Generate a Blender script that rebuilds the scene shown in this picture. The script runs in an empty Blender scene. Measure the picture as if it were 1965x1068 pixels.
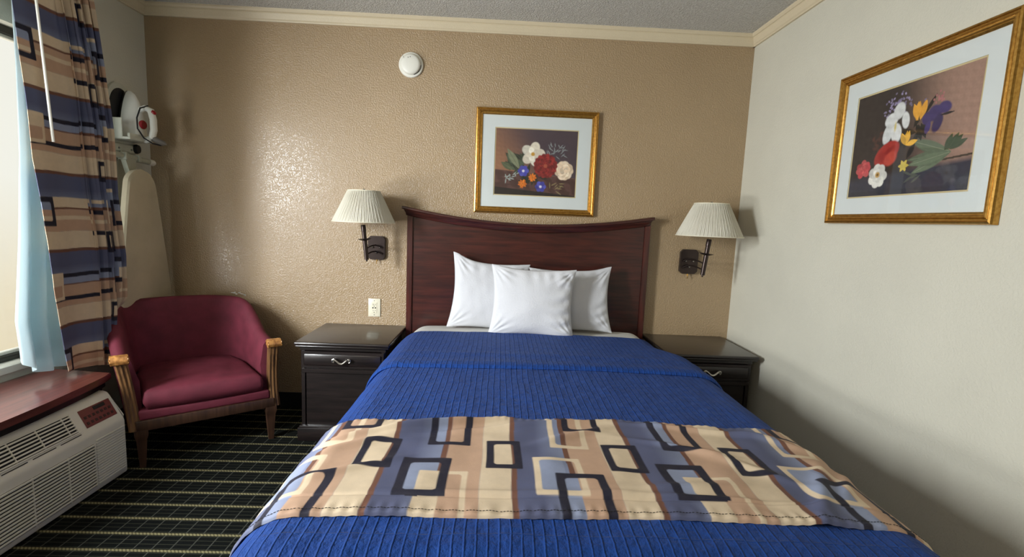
import bpy, bmesh, math, random
import numpy as np
from mathutils import Vector, Matrix, noise
PI = math.pi
random.seed(4)
C = bpy.context.scene.collection
scene = bpy.context.scene

# ------------------------------------------------------------------ camera
CAM = (2.1398, -3.0214, 1.2563)
YAW, PITCH, ROLL, FPX = 0.02832, -0.12047, 0.041276, 916.88
def make_camera():
    sy, cy, sp, cp = math.sin(YAW), math.cos(YAW), math.sin(PITCH), math.cos(PITCH)
    fwd = Vector((sy*cp, cy*cp, sp)); right = Vector((cy, -sy, 0)); up = right.cross(fwd)
    cr, sr = math.cos(ROLL), math.sin(ROLL)
    r = cr*right + sr*up; u = -sr*right + cr*up
    m = Matrix(((r.x, u.x, -fwd.x, CAM[0]), (r.y, u.y, -fwd.y, CAM[1]), (r.z, u.z, -fwd.z, CAM[2]), (0, 0, 0, 1)))
    cam = bpy.data.cameras.new('camera'); cam.sensor_width = 36; cam.lens = FPX/1965*36
    cam.clip_start = 0.02
    o = bpy.data.objects.new('camera', cam); C.objects.link(o); o.matrix_world = m
    scene.camera = o
make_camera()

# ------------------------------------------------------------------ world, daylight, exposure
vs = scene.view_settings
vs.view_transform = 'Standard'; vs.look = 'None'; vs.gamma = 1.0; vs.use_curve_mapping = False
vs.exposure = 0.0
WY0, WY1, WZ0, WZ1 = -2.95, -0.60, 0.535, 2.01          # window opening in the left wall
def make_world():
    w = bpy.data.worlds.new('daylight'); scene.world = w; w.use_nodes = True
    nt = w.node_tree; nt.nodes.clear()
    out = nt.nodes.new('ShaderNodeOutputWorld'); bg = nt.nodes.new('ShaderNodeBackground')
    tc = nt.nodes.new('ShaderNodeTexCoord'); sx = nt.nodes.new('ShaderNodeSeparateXYZ')
    rp = nt.nodes.new('ShaderNodeValToRGB'); mr = nt.nodes.new('ShaderNodeMapRange')
    mr.inputs['From Min'].default_value = -0.35; mr.inputs['From Max'].default_value = 0.35
    nt.links.new(tc.outputs['Generated'], sx.inputs[0]); nt.links.new(sx.outputs['Z'], mr.inputs['Value'])
    nt.links.new(mr.outputs[0], rp.inputs[0]); nt.links.new(rp.outputs[0], bg.inputs[0])
    e = rp.color_ramp.elements
    e[0].position = 0.0; e[0].color = (0.80, 0.66, 0.42, 1)
    e[1].position = 0.55; e[1].color = (0.93, 0.93, 0.84, 1)
    n = e.new(0.30); n.color = (0.86, 0.78, 0.58, 1)
    bg.inputs[1].default_value = 1.0
    nt.links.new(bg.outputs[0], out.inputs[0])
make_world()
def area(name, loc, target, sx, sy, power, col, spread=180):
    l = bpy.data.lights.new(name, 'AREA'); l.shape = 'RECTANGLE'; l.size = sx; l.size_y = sy
    l.energy = power; l.color = col; l.spread = math.radians(spread)
    o = bpy.data.objects.new(name, l); C.objects.link(o); o.location = loc
    d = Vector(target) - Vector(loc)
    o.rotation_euler = d.to_track_quat('-Z', 'Y').to_euler()
    return o
# bright sky seen through the window, from outside the glass
area('sky_light', (-0.36, -2.52, 1.62), (1.9, -1.0, 0.35), 0.40, 1.0, 73, (0.93, 0.975, 1.0), 125)
# daylight thrown up by the ground outside
area('ground_bounce', (-0.40, -1.9, 0.75), (1.6, -1.3, 2.4), 1.4, 0.35, 40, (0.97, 0.985, 0.97), 150)
# added fill light behind the camera, brightens the shaded parts of the room
area('fill_light', (1.0, -4.5, 2.38), (1.2, -4.3, 0), 0.9, 0.9, 26, (1.0, 0.90, 0.76))

# ------------------------------------------------------------------ materials
def lin(c):
    def f(v):
        v /= 255.0
        return v/12.92 if v <= 0.04045 else ((v+0.055)/1.055)**2.4
    return tuple(f(v) for v in c[:3]) + (1.0,)
MATS = {}
class NT:
    def __init__(s, name):
        s.m = bpy.data.materials.new(name); s.m.use_nodes = True; s.t = s.m.node_tree; s.t.nodes.clear()
        s.out = s.n('ShaderNodeOutputMaterial'); s.b = s.n('ShaderNodeBsdfPrincipled')
        s.l(s.b.outputs[0], s.out.inputs[0]); MATS[name] = s.m
    def n(s, typ, **k):
        x = s.t.nodes.new(typ)
        for a, v in k.items(): setattr(x, a, v)
        return x
    def l(s, a, b): s.t.links.new(a, b)
    def set(s, **k):
        for a, v in k.items(): s.b.inputs[a.replace('_', ' ')].default_value = v
    def coord(s, kind='Object', scale=(1, 1, 1)):
        tc = s.n('ShaderNodeTexCoord'); mp = s.n('ShaderNodeMapping'); mp.inputs['Scale'].default_value = scale
        s.l(tc.outputs[kind], mp.inputs[0]); return mp.outputs[0]
    def noise(s, vec, scale, detail=4, rough=.5):
        x = s.n('ShaderNodeTexNoise'); x.inputs['Scale'].default_value = scale
        x.inputs['Detail'].default_value = detail; x.inputs['Roughness'].default_value = rough
        s.l(vec, x.inputs['Vector']); return x.outputs['Fac']
    def ramp(s, fac, stops):
        r = s.n('ShaderNodeValToRGB'); e = r.color_ramp.elements
        e[0].position, e[0].color = stops[0]; e[1].position, e[1].color = stops[-1]
        for p, c in stops[1:-1]:
            q = e.new(p); q.color = c
        s.l(fac, r.inputs[0]); return r.outputs[0]
    def bump(s, h, dist=.002, strength=1.0, prev=None):
        b = s.n('ShaderNodeBump'); b.inputs['Distance'].default_value = dist; b.inputs['Strength'].default_value = strength
        s.l(h, b.inputs['Height'])
        if prev is not None: s.l(prev, b.inputs['Normal'])
        return b.outputs[0]
    def math(s, op, a, b=None, c=None):
        m = s.n('ShaderNodeMath', operation=op)
        for i, v in enumerate((a, b, c)):
            if v is None: continue
            if isinstance(v, (int, float)): m.inputs[i].default_value = v
            else: s.l(v, m.inputs[i])
        return m.outputs[0]
    def mix(s, fac, a, b):
        m = s.n('ShaderNodeMix', data_type='RGBA')
        if isinstance(fac, (int, float)): m.inputs[0].default_value = fac
        else: s.l(fac, m.inputs[0])
        for i, v in ((6, a), (7, b)):
            if isinstance(v, tuple): m.inputs[i].default_value = v
            else: s.l(v, m.inputs[i])
        return m.outputs[2]
    def base(s, sock): s.l(sock, s.b.inputs['Base Color'])
    def norm(s, sock): s.l(sock, s.b.inputs['Normal'])

def plain(name, col, rough=.5, metal=0., bump=0., bscale=60, var=.06, spec=None, scale=(1, 1, 1), vscale=6):
    s = NT(name); s.set(Roughness=rough, Metallic=metal)
    if spec is not None: s.set(Specular_IOR_Level=spec)
    v = s.coord(scale=scale); c = lin(col)
    n = s.noise(v, vscale, 4)
    lo = tuple(x*(1-var*2) for x in c[:3])+(1,); hi = tuple(min(1, x*(1+var*2)) for x in c[:3])+(1,)
    s.base(s.ramp(n, [(.3, lo), (.7, hi)]))
    if bump: s.norm(s.bump(s.noise(v, bscale, 3), bump))
    return s.m
def wallmat(name, col, rough, bdist, var=.03, spec=.5):
    s = NT(name); s.set(Roughness=rough, Specular_IOR_Level=spec)
    v = s.coord(); c = lin(col)
    s.base(s.ramp(s.noise(v, 3, 3), [(.3, tuple(x*(1-var) for x in c[:3])+(1,)), (.7, tuple(x*(1+var) for x in c[:3])+(1,))]))
    a = s.noise(v, 120, 2, .5); b = s.noise(v, 55, 2, .5)
    h = s.math('ADD', s.ramp(a, [(.42, (0, 0, 0, 1)), (.6, (1, 1, 1, 1))]), s.math('MULTIPLY', b, .8))
    s.norm(s.bump(h, bdist)); return s.m
wallmat('tan_wall_paint', (164, 141, 109), .27, .0011, .03, .7)
wallmat('cream_wall_paint', (202, 199, 184), .5, .0004)
wallmat('cream_trim_paint', (208, 194, 165), .45, .0003)
def ceiling_mat():
    s = NT('popcorn_ceiling'); s.set(Roughness=.95, Specular_IOR_Level=.1)
    v = s.coord(); a = s.noise(v, 110, 3, .6)
    s.base(s.ramp(a, [(.3, lin((200, 197, 190))), (.7, lin((228, 226, 220)))]))
    s.norm(s.bump(s.ramp(a, [(.35, (0, 0, 0, 1)), (.65, (1, 1, 1, 1))]), .006))
ceiling_mat()
def carpet_mat():
    s = NT('grid_carpet'); s.set(Roughness=.95, Specular_IOR_Level=.1)
    v = s.coord(); sep = s.n('ShaderNodeSeparateXYZ'); s.l(v, sep.inputs[0]); X, Y = sep.outputs[0], sep.outputs[1]
    def band(c, period, w, off=0.0, soft=.15):   # 1 inside a line of width w around multiples of period
        t = s.math('ADD', c, off+100*period); t = s.math('MODULO', t, period)
        t = s.math('SUBTRACT', t, period/2); t = s.math('ABSOLUTE', t)
        r = s.n('ShaderNodeMapRange'); r.inputs['From Min'].default_value = w/2*(1+soft); r.inputs['From Max'].default_value = w/2*(1-soft)
        s.l(t, r.inputs[0]); return r.outputs[0]
    big = band(Y, .0935, .013, .0935/2-.687+.0935*8)     # twisted pale cords along X
    twist = band(s.math('ADD', X, s.math('MULTIPLY', Y, .8)), .0135, .009, 0, .5)
    thin = band(X, .0665, .0045, .0)
    mid = band(Y, .0935/4, .0048, .0935/2-.687+.0935*8)
    n = s.noise(v, 900, 2); nb = s.noise(v, 3, 2)
    basec = s.mix(n, lin((5, 7, 7)), lin((15, 18, 16)))
    c1 = s.mix(s.math('MULTIPLY', mid, .75), basec, lin((46, 47, 38)))
    c2 = s.mix(s.math('MULTIPLY', thin, .85), c1, lin((72, 73, 66)))
    cord = s.mix(twist, lin((70, 66, 45)), lin((136, 129, 95)))
    c3 = s.mix(s.math('MULTIPLY', big, .95), c2, cord)
    s.base(c3)
    s.norm(s.bump(s.math('ADD', s.noise(v, 500, 2), s.math('MULTIPLY', big, .8)), .003))
carpet_mat()
def woodmat(name, c0, c1, rough, axis, scale=4, coat=0., spec=.5):
    s = NT(name); s.set(Roughness=rough, Coat_Weight=coat, Coat_Roughness=.12, Specular_IOR_Level=spec)
    sc = [14, 14, 14]; sc[axis] = 1.2
    v = s.coord(scale=tuple(sc)); n = s.noise(v, scale, 6, .6)
    s.base(s.ramp(n, [(.35, lin(c0)), (.65, lin(c1))])); s.norm(s.bump(n, .0004))
woodmat('dark_cherry_wood', (46, 20, 17), (72, 32, 25), .32, 0, coat=.25)
woodmat('dark_cherry_wood_upright', (52, 20, 16), (84, 34, 26), .32, 2, coat=.25)
woodmat('espresso_wood', (20, 15, 15), (33, 25, 24), .33, 0, coat=.35)
woodmat('red_shelf_wood', (84, 42, 38), (112, 60, 52), .30, 1, coat=.4)
woodmat('honey_wood', (128, 82, 42), (196, 142, 78), .38, 2, coat=.3)
woodmat('post_wood', (66, 44, 28), (128, 92, 56), .38, 2, coat=.3)
woodmat('brown_leg_wood', (48, 31, 22), (74, 50, 36), .4, 2)
plain('burgundy_fabric', (100, 36, 50), .72, 0, .0012, 420, .10, .35, vscale=14)
plain('white_plastic', (226, 225, 215), .38, 0, 0, var=.01)
plain('almond_plastic', (226, 220, 198), .35, 0, 0, var=.01)
plain('heater_plastic', (222, 218, 202), .5, 0, .0002, 900, .03)
plain('dark_recess', (14, 14, 14), .8)
plain('black_rubber_and_gap', (16, 16, 18), .55)
plain('black_vinyl', (15, 15, 17), .5)
plain('dark_bronze', (62, 52, 49), .30, .75, .0003, 200)
plain('brushed_nickel', (205, 200, 190), .28, 1.0)
plain('polished_steel', (150, 145, 140), .22, 1.0)
plain('brass', (190, 150, 80), .3, 1.0)
plain('aluminium_dark', (66, 66, 60), .5, .3)
plain('window_vinyl', (214, 212, 200), .4, var=.02)
plain('mat_board', (206, 212, 210), .85, var=.01)
plain('mat_bevel', (196, 180, 136), .7)
plain('grey_enamel', (168, 168, 150), .45, .1)
plain('caddy_plastic', (196, 196, 180), .5)
plain('red_plastic', (150, 24, 34), .3)
plain('grey_plastic', (110, 106, 100), .4)
plain('control_red', (112, 52, 50), .35)
plain('control_dark', (48, 26, 28), .35)
plain('white_cotton', (203, 204, 208), .9, 0, .0012, 120, .015, .15)
plain('sheet_cotton', (212, 211, 206), .85, 0, .0005, 300, .015, .2)
plain('ironing_cover', (190, 178, 152), .85, 0, .0008, 260, .05, .2)
plain('mattress_ticking', (205, 205, 200), .9)
plain('steel_grey_paint', (120, 122, 118), .5, .2)
def gold_mat():
    s = NT('gilt_frame'); s.set(Metallic=.9, Roughness=.27)
    v = s.coord(scale=(8, 8, 8)); n = s.noise(v, 12, 5)
    s.base(s.ramp(n, [(.3, lin((166, 120, 52))), (.7, lin((204, 160, 84)))])); s.norm(s.bump(n, .0001))
gold_mat()
def trans_cloth(name, col, tr, bump=.0006):
    s = NT(name); s.set(Roughness=.85, Specular_IOR_Level=.15)
    v = s.coord(); n = s.noise(v, 260, 2); s.norm(s.bump(n, bump))
    c = lin(col); s.base(s.ramp(s.noise(v, 5, 3), [(.3, tuple(x*.96 for x in c[:3])+(1,)), (.7, c)]))
    t = s.n('ShaderNodeBsdfTranslucent'); t.inputs[0].default_value = c
    m = s.n('ShaderNodeMixShader'); m.inputs[0].default_value = tr
    s.l(s.b.outputs[0], m.inputs[1]); s.l(t.outputs[0], m.inputs[2]); s.l(m.outputs[0], s.out.inputs[0])
trans_cloth('curtain_lining', (214, 228, 232), .6)
def shade_mat():
    s = NT('pleated_shade'); s.set(Roughness=.8, Specular_IOR_Level=.2)
    c = lin((222, 218, 204)); s.base(s.ramp(s.noise(s.coord(), 9, 2), [(.3, lin((214, 210, 194))), (.7, c)]))
    t = s.n('ShaderNodeBsdfTranslucent'); t.inputs[0].default_value = c
    m = s.n('ShaderNodeMixShader'); m.inputs[0].default_value = .25
    s.l(s.b.outputs[0], m.inputs[1]); s.l(t.outputs[0], m.inputs[2]); s.l(m.outputs[0], s.out.inputs[0])
shade_mat()
def glass_mat(name, facing=.05, tint=(1, 1, 1, 1)):
    s = NT(name); s.t.nodes.remove(s.b)
    tr = s.n('ShaderNodeBsdfTransparent'); tr.inputs[0].default_value = tint
    gl = s.n('ShaderNodeBsdfGlossy'); gl.inputs['Roughness'].default_value = .02
    fr = s.n('ShaderNodeLayerWeight'); fr.inputs[0].default_value = .5
    f5 = s.math('ADD', s.math('MULTIPLY', s.math('POWER', fr.outputs['Facing'], 5.), .9), .025)
    m = s.n('ShaderNodeMixShader'); s.l(f5, m.inputs[0]); s.l(tr.outputs[0], m.inputs[1]); s.l(gl.outputs[0], m.inputs[2])
    s.l(m.outputs[0], s.out.inputs[0])
glass_mat('window_glass'); glass_mat('picture_glass')
def vcol_mat(name, rough=.8, weave=0., spec=.2, tr=0.):
    s = NT(name); s.set(Roughness=rough, Specular_IOR_Level=spec)
    a = s.n('ShaderNodeAttribute'); a.attribute_name = 'print'; v = s.coord()
    n = s.noise(v, 40, 4); c = s.mix(s.math('MULTIPLY', n, .22), a.outputs['Color'], (.12, .10, .09, 1))
    s.base(c)
    if weave: s.norm(s.bump(s.noise(v, 700, 2), weave))
    if tr:
        t = s.n('ShaderNodeBsdfTranslucent'); s.l(c, t.inputs[0])
        m = s.n('ShaderNodeMixShader'); m.inputs[0].default_value = tr
        s.l(s.b.outputs[0], m.inputs[1]); s.l(t.outputs[0], m.inputs[2]); s.l(m.outputs[0], s.out.inputs[0])
vcol_mat('printed_runner_cloth', .7, .0004, .3); vcol_mat('printed_curtain_cloth', .75, .0004, .25, .12); vcol_mat('floral_print', .6)
def quilt_mat():
    s = NT('blue_quilt'); s.set(Roughness=.75, Specular_IOR_Level=.16, Sheen_Weight=.04, Sheen_Roughness=.5)
    tc = s.n('ShaderNodeTexCoord'); sep = s.n('ShaderNodeSeparateXYZ'); s.l(tc.outputs['UV'], sep.inputs[0])
    v = s.coord(); wob = s.math('MULTIPLY', s.math('SUBTRACT', s.noise(v, 9, 3), .5), .010)
    def groove(c, period, w, shift=0.):
        t = s.math('MODULO', s.math('ADD', s.math('ADD', c, wob), 50*period+shift), period)
        t = s.math('ABSOLUTE', s.math('SUBTRACT', t, period/2))
        r = s.n('ShaderNodeMapRange', interpolation_type='SMOOTHSTEP'); r.inputs['From Min'].default_value = 0; r.inputs['From Max'].default_value = w
        s.l(t, r.inputs[0]); return r.outputs[0]     # 0 in the groove, 1 on the channel
    a = groove(sep.outputs[0], .0235, .0036); b = groove(sep.outputs[1], .062, .003, .03)
    seam = s.math('MULTIPLY', a, s.math('ADD', s.math('MULTIPLY', b, .75), .25))
    cr = s.noise(v, 42, 5, .62)
    c = s.mix(s.noise(v, 30, 4), lin((12, 46, 108)), lin((24, 67, 140)))
    s.base(c)
    n1 = s.bump(cr, .0085, 1.0); s.norm(s.bump(seam, .0019, 1.0, n1))
quilt_mat()

# ------------------------------------------------------------------ object helpers
def tag(o, label=None, cat=None, group=None, kind=None):
    if label: o['label'] = label
    if cat: o['category'] = cat
    if group: o['group'] = group
    if kind: o['kind'] = kind
    return o
def empty(name, loc=(0, 0, 0), rz=0., label=None, cat=None, group=None):
    o = bpy.data.objects.new(name, None); C.objects.link(o); o.location = loc; o.rotation_euler = (0, 0, rz)
    o.empty_display_size = .05
    return tag(o, label, cat, group)
def fin(name, bm, mats, parent=None, smooth=True, angle=35):
    me = bpy.data.meshes.new(name)
    bmesh.ops.recalc_face_normals(bm, faces=bm.faces[:])
    bm.to_mesh(me); bm.free()
    return finm(name, me, mats, parent, smooth, angle)
def finm(name, me, mats, parent=None, smooth=True, angle=35):
    if isinstance(mats, str): mats = [mats]
    for m in mats: me.materials.append(MATS[m])
    o = bpy.data.objects.new(name, me); C.objects.link(o)
    if parent is not None: o.parent = parent
    if smooth:
        me.shade_smooth()
        me.set_sharp_from_angle(angle=math.radians(angle))
    return o
def box(bm, x0, x1, y0, y1, z0, z1, bev=0., seg=2, mi=0, M=None):
    r = bmesh.ops.create_cube(bm, size=1)
    vs_ = r['verts']
    for v in vs_: v.co = Vector(((x0+x1)/2+v.co.x*(x1-x0), (y0+y1)/2+v.co.y*(y1-y0), (z0+z1)/2+v.co.z*(z1-z0)))
    fs = set(f for v in vs_ for f in v.link_faces)
    for f in fs: f.material_index = mi
    if bev:
        es = list(set(e for v in vs_ for e in v.link_edges))
        r2 = bmesh.ops.bevel(bm, geom=es, offset=bev, segments=seg, affect='EDGES', profile=.5)
        vs_ = list(set(v for f in r2['faces'] for v in f.verts) | set(v for v in vs_ if v.is_valid))
        for f in r2['faces']: f.material_index = mi
    if M is not None:
        for v in vs_: v.co = M @ v.co
    return vs_
def prism(bm, pts, a0, a1, axis='y', mi=0):
    """closed polygon pts in the two other axes, extruded along axis"""
    def P(p, a):
        if axis == 'y': return (p[0], a, p[1])
        if axis == 'x': return (a, p[0], p[1])
        return (p[0], p[1], a)
    A = [bm.verts.new(P(p, a0)) for p in pts]; B = [bm.verts.new(P(p, a1)) for p in pts]
    n = len(pts); fs = []
    for i in range(n): fs.append(bm.faces.new((A[i], A[(i+1) % n], B[(i+1) % n], B[i])))
    fs.append(bm.faces.new(A)); fs.append(bm.faces.new(B[::-1]))
    for f in fs: f.material_index = mi
def lathe(bm, prof, cx=0, cy=0, n=32, M=None, cap=True, mi=0):
    rings = []
    for r, z in prof:
        ring = []
        for k in range(n):
            a = 2*PI*k/n; p = Vector((cx+r*math.cos(a), cy+r*math.sin(a), z))
            if M is not None: p = M @ p
            ring.append(bm.verts.new(p))
        rings.append(ring)
    for i in range(len(rings)-1):
        for k in range(n):
            f = bm.faces.new((rings[i][k], rings[i][(k+1) % n], rings[i+1][(k+1) % n], rings[i+1][k])); f.material_index = mi
    if cap:
        f = bm.faces.new(rings[0][::-1]); f.material_index = mi
        f = bm.faces.new(rings[-1]); f.material_index = mi
def tube(bm, pts, rad, n=10, cap=True, mi=0):
    pts = [Vector(p) for p in pts]; rings = []
    rr = rad if isinstance(rad, (list, tuple)) else [rad]*len(pts)
    prev = None
    for i, p in enumerate(pts):
        t = (pts[min(i+1, len(pts)-1)]-pts[max(i-1, 0)]).normalized()
        if prev is None:
            a = Vector((0, 0, 1)) if abs(t.z) < .9 else Vector((1, 0, 0)); u = t.cross(a).normalized()
        else:
            u = (prev - t*prev.dot(t)).normalized()
        prev = u; w = t.cross(u)
        rings.append([bm.verts.new(p+(u*math.cos(2*PI*k/n)+w*math.sin(2*PI*k/n))*rr[i]) for k in range(n)])
    for i in range(len(rings)-1):
        for k in range(n):
            f = bm.faces.new((rings[i][k], rings[i][(k+1) % n], rings[i+1][(k+1) % n], rings[i+1][k])); f.material_index = mi
    if cap:
        bm.faces.new(rings[0][::-1]).material_index = mi; bm.faces.new(rings[-1]).material_index = mi
def grid_mesh(name, P, uv=None, col=None, closed_v=False, thick=None):
    """P: (nu,nv,3) array -> mesh, optional uv (nu,nv,2), colour (nu,nv,3) and thickness along the normal"""
    nu, nv = P.shape[:2]
    idx = np.arange(nu*nv).reshape(nu, nv)
    a, b, c, d = idx[:-1, :-1], idx[1:, :-1], idx[1:, 1:], idx[:-1, 1:]
    F = np.stack([a, b, c, d], -1).reshape(-1, 4)
    V = P.reshape(-1, 3)
    if thick:
        du = np.gradient(P, axis=0); dv = np.gradient(P, axis=1); N = np.cross(du, dv)
        N /= np.linalg.norm(N, axis=-1, keepdims=True)+1e-12
        V2 = (P-N*thick).reshape(-1, 3); n0 = nu*nv; V = np.concatenate([V, V2])
        F2 = F[:, ::-1]+n0
        edge = np.concatenate([idx[0, :], idx[1:, -1], idx[-1, -2::-1], idx[-2:0:-1, 0]])
        e2 = np.roll(edge, -1); F3 = np.stack([edge, e2, e2+n0, edge+n0], -1)
        F = np.concatenate([F, F2, F3])
    me = bpy.data.meshes.new(name); me.from_pydata(V.tolist(), [], F.tolist())
    if uv is not None:
        u = uv.reshape(-1, 2)
        if thick: u = np.concatenate([u, u])
        L = me.uv_layers.new(name='UVMap'); L.data.foreach_set('uv', u[F.reshape(-1)].astype(np.float32).ravel())
    if col is not None:
        c_ = col.reshape(-1, 3)
        if thick: c_ = np.concatenate([c_, c_])
        at = me.color_attributes.new('print', 'FLOAT_COLOR', 'POINT')
        at.data.foreach_set('color', np.concatenate([c_, np.ones((len(c_), 1))], 1).astype(np.float32).ravel())
    return me
def fbm(P, scale, seed=0., octv=3):
    """cheap smooth value noise on a numpy array of points (sum of rotated sines)"""
    rs = np.random.RandomState(int(seed*97)+5); o = np.zeros(P.shape[:-1]); amp = 1.; s = scale; tot = 0
    for k in range(octv):
        for j in range(5):
            d = rs.normal(size=P.shape[-1]); d /= np.linalg.norm(d)
            o += amp*np.sin(s*(P@d)*(.7+.6*rs.rand())+rs.rand()*6.28)
        tot += amp*5; amp *= .5; s *= 2.1
    return o/tot*2.2
def sstep(a, b, x):
    t = np.clip((x-a)/(b-a), 0, 1); return t*t*(3-2*t)

# ------------------------------------------------------------------ room shell
XR, YF, ZC, ZCR = 3.645, -4.9, 2.425, 2.36
def struct(name, bm, m, smooth=False):
    o = fin(name, bm, m, None, smooth); o['kind'] = 'structure'; return o
bm = bmesh.new(); box(bm, -.15, XR+.15, YF-.1, .1, -.1, 0); struct('floor', bm, 'grid_carpet')
bm = bmesh.new(); box(bm, -.15, XR+.15, YF-.1, .1, ZC, ZC+.1); struct('ceiling', bm, 'popcorn_ceiling')
bm = bmesh.new(); box(bm, -.15, XR+.15, 0, .1, 0, ZC)
rs_ = random.Random(3)
for k in range(15):      # chipped paint behind the armchair
    x = .455+rs_.random()*.10; z = .722+rs_.random()*.012-(.008 if x > .52 else 0); w_ = .002+rs_.random()*.006
    box(bm, x, x+w_*1.6, -.0006, 0, z, z+w_, mi=1)
o = fin('wall_back', bm, ['tan_wall_paint', 'white_plastic'], None, False); o['kind'] = 'structure'
bm = bmesh.new(); box(bm, XR, XR+.12, YF, 0, 0, ZC); struct('wall_right', bm, 'cream_wall_paint')
bm = bmesh.new(); box(bm, -.15, XR+.15, YF-.1, YF, 0, ZC); struct('wall_front', bm, 'cream_wall_paint')
bm = bmesh.new()
WT = -.13
box(bm, WT, 0, WY1, 0, 0, ZC); box(bm, WT, 0, YF, WY0, 0, ZC)
box(bm, WT, 0, WY0, WY1, 0, WZ0-.035); box(bm, WT, 0, WY0, WY1, WZ1, ZC)
struct('wall_left', bm, 'cream_wall_paint')
# crown trims
def crown(name, a, b, inward):
    """profile swept between a and b (xy), inward = unit xy direction into the room"""
    prof = [(0, ZCR), (.012, ZCR), (.014, ZCR+.006), (.020, ZCR+.012), (.026, ZCR+.030), (.030, ZCR+.040), (.030, ZCR+.046), (.036, ZCR+.048), (.042, ZCR+.056), (.044, ZC), (0, ZC)]
    bm = bmesh.new(); A = []; B = []
    for d, z in prof:
        A.append(bm.verts.new((a[0]+inward[0]*d, a[1]+inward[1]*d, z))); B.append(bm.verts.new((b[0]+inward[0]*d, b[1]+inward[1]*d, z)))
    n = len(prof)
    for i in range(n): bm.faces.new((A[i], A[(i+1) % n], B[(i+1) % n], B[i]))
    bm.faces.new(A); bm.faces.new(B[::-1])
    return struct(name, bm, 'cream_trim_paint')
crown('trim_1', (0, 0), (XR, 0), (0, -1)); crown('trim_2', (XR, YF), (XR, 0), (-1, 0)); crown('trim_3', (0, YF), (0, 0), (1, 0))
# baseboards
def basebd(name, pts):
    bm = bmesh.new(); box(bm, *pts, bev=.002, seg=1); struct(name, bm, 'black_vinyl')
basebd('baseboard_back', (.006, XR-.006, -.006, 0, 0, .095)); basebd('baseboard_right', (XR-.006, XR, YF, 0, 0, .095)); basebd('baseboard_left', (0, .006, YF, 0, 0, .095))

# ------------------------------------------------------------------ window
def build_window():
    root = empty('window_1', (0, (WY0+WY1)/2, WZ0)); root['kind'] = 'structure'
    oy, oz = -(WY0+WY1)/2, -WZ0
    def part(name, bm, m, p=root):
        for v in bm.verts: v.co += Vector((0, oy, oz))
        return fin(name, bm, m, p, False)
    bm = bmesh.new(); box(bm, -.10, .0, WY0, WY1, WZ0-.035, WZ0, .003, 1); box(bm, 0, .012, WY0-.02, WY1+.02, WZ0-.035, WZ0, .003, 1); part('window_sill', bm, 'window_vinyl')
    bm = bmesh.new()
    x0, x1 = -.10, -.055
    box(bm, x0, x1, WY0, WY1, WZ0, WZ0+.028, .003, 1); box(bm, x0, x1, WY0, WY1, WZ1-.035, WZ1, .003, 1)
    box(bm, x0, x1, WY0, WY0+.03, WZ0+.028, WZ1-.035); box(bm, x0, x1, WY1-.03, WY1, WZ0+.028, WZ1-.035)
    box(bm, x0+.03, x1+.006, WY0+.03, WY1-.03, WZ0+.012, WZ0+.018)
    part('window_frame', bm, 'aluminium_dark')
    bm = bmesh.new()
    sx0, sx1 = -.092, -.066
    box(bm, sx0, sx1, WY0+.03, WY1-.03, WZ0+.028, WZ0+.043, .002, 1); box(bm, sx0, sx1, WY0+.03, WY1-.03, WZ1-.050, WZ1-.035, .002, 1)
    sash = part('window_sash', bm, 'window_vinyl')
    bm = bmesh.new(); box(bm, -.082, -.078, WY0+.03, WY1-.03, WZ0+.043, WZ1-.050); part('window_pane', bm, 'window_glass')
build_window()

# ------------------------------------------------------------------ bed
XC = 2.36
def hw_left(y): return .745 + .02*sstep(-.1, -.6, y)
def hw_right(y): return .695 + .10*sstep(-.50, -.72, y)
BT = .592            # top of the fitted sheet
def drape(S, Y, off, R=.125, flare=.10, zb=.12):
    """S: signed arc distance from the bed's centre line, Y: along the bed. returns points on the draped surface"""
    hw = np.where(S < 0, hw_left(Y), hw_right(Y))+off; a = np.abs(S); r = R+off
    flat = hw-r
    ph = np.clip((a-flat)/r, 0, PI/2)
    x = np.where(a < flat, a, flat+r*np.sin(ph)); dz = np.where(a < flat, 0, r*(1-np.cos(ph)))
    ex = np.clip(a-flat-r*PI/2, 0, None); dz = dz+ex*.99; x = x+ex*flare
    crownh = .012*(1-np.clip(a/hw, 0, 1)**2)
    z = BT+off+crownh-dz
    return np.stack([XC+np.sign(S)*x, Y, z], -1)
def foot(P, off):
    """bend the foot end down over the end of the mattress"""
    y0 = -2.12; r = .11+off; Y = P[..., 1]; a = np.clip(y0-Y, 0, None)
    ph = np.clip(a/r, 0, PI/2); ex = np.clip(a-r*PI/2, 0, None)
    P = P.copy(); P[..., 1] = np.where(a > 0, y0-r*np.sin(ph)-ex*.08, Y); P[..., 2] -= r*(1-np.cos(ph))+ex
    P[..., 2] = np.maximum(P[..., 2], .05+off); return P
bed = empty('bed', (XC, -1.15, 0), 0, 'full size bed with pale mattress against the dark curved headboard', 'bed')
def bedpart(name, x0, x1, y0, y1, z0, z1, m, bev):
    bm = bmesh.new(); box(bm, x0-XC, x1-XC, y0+1.15, y1+1.15, z0, z1, bev, 4); return fin(name, bm, m, bed)
bedpart('box_spring', 1.68, 3.03, -2.10, -.10, .14, .34, 'mattress_ticking', .02)
bedpart('mattress', 1.65, 3.045, -2.15, -.095, .345, BT-.004, 'mattress_ticking', .085)
for sx_ in (1.72, 2.98):
    for sy_ in (-2.0, -.2):
        bm = bmesh.new(); lathe(bm, [(.03, 0), (.032, .01), (.022, .02), (.022, .14)], sx_-XC, sy_+1.15, 12); fin('leg', bm, 'steel_grey_paint', bed)

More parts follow.
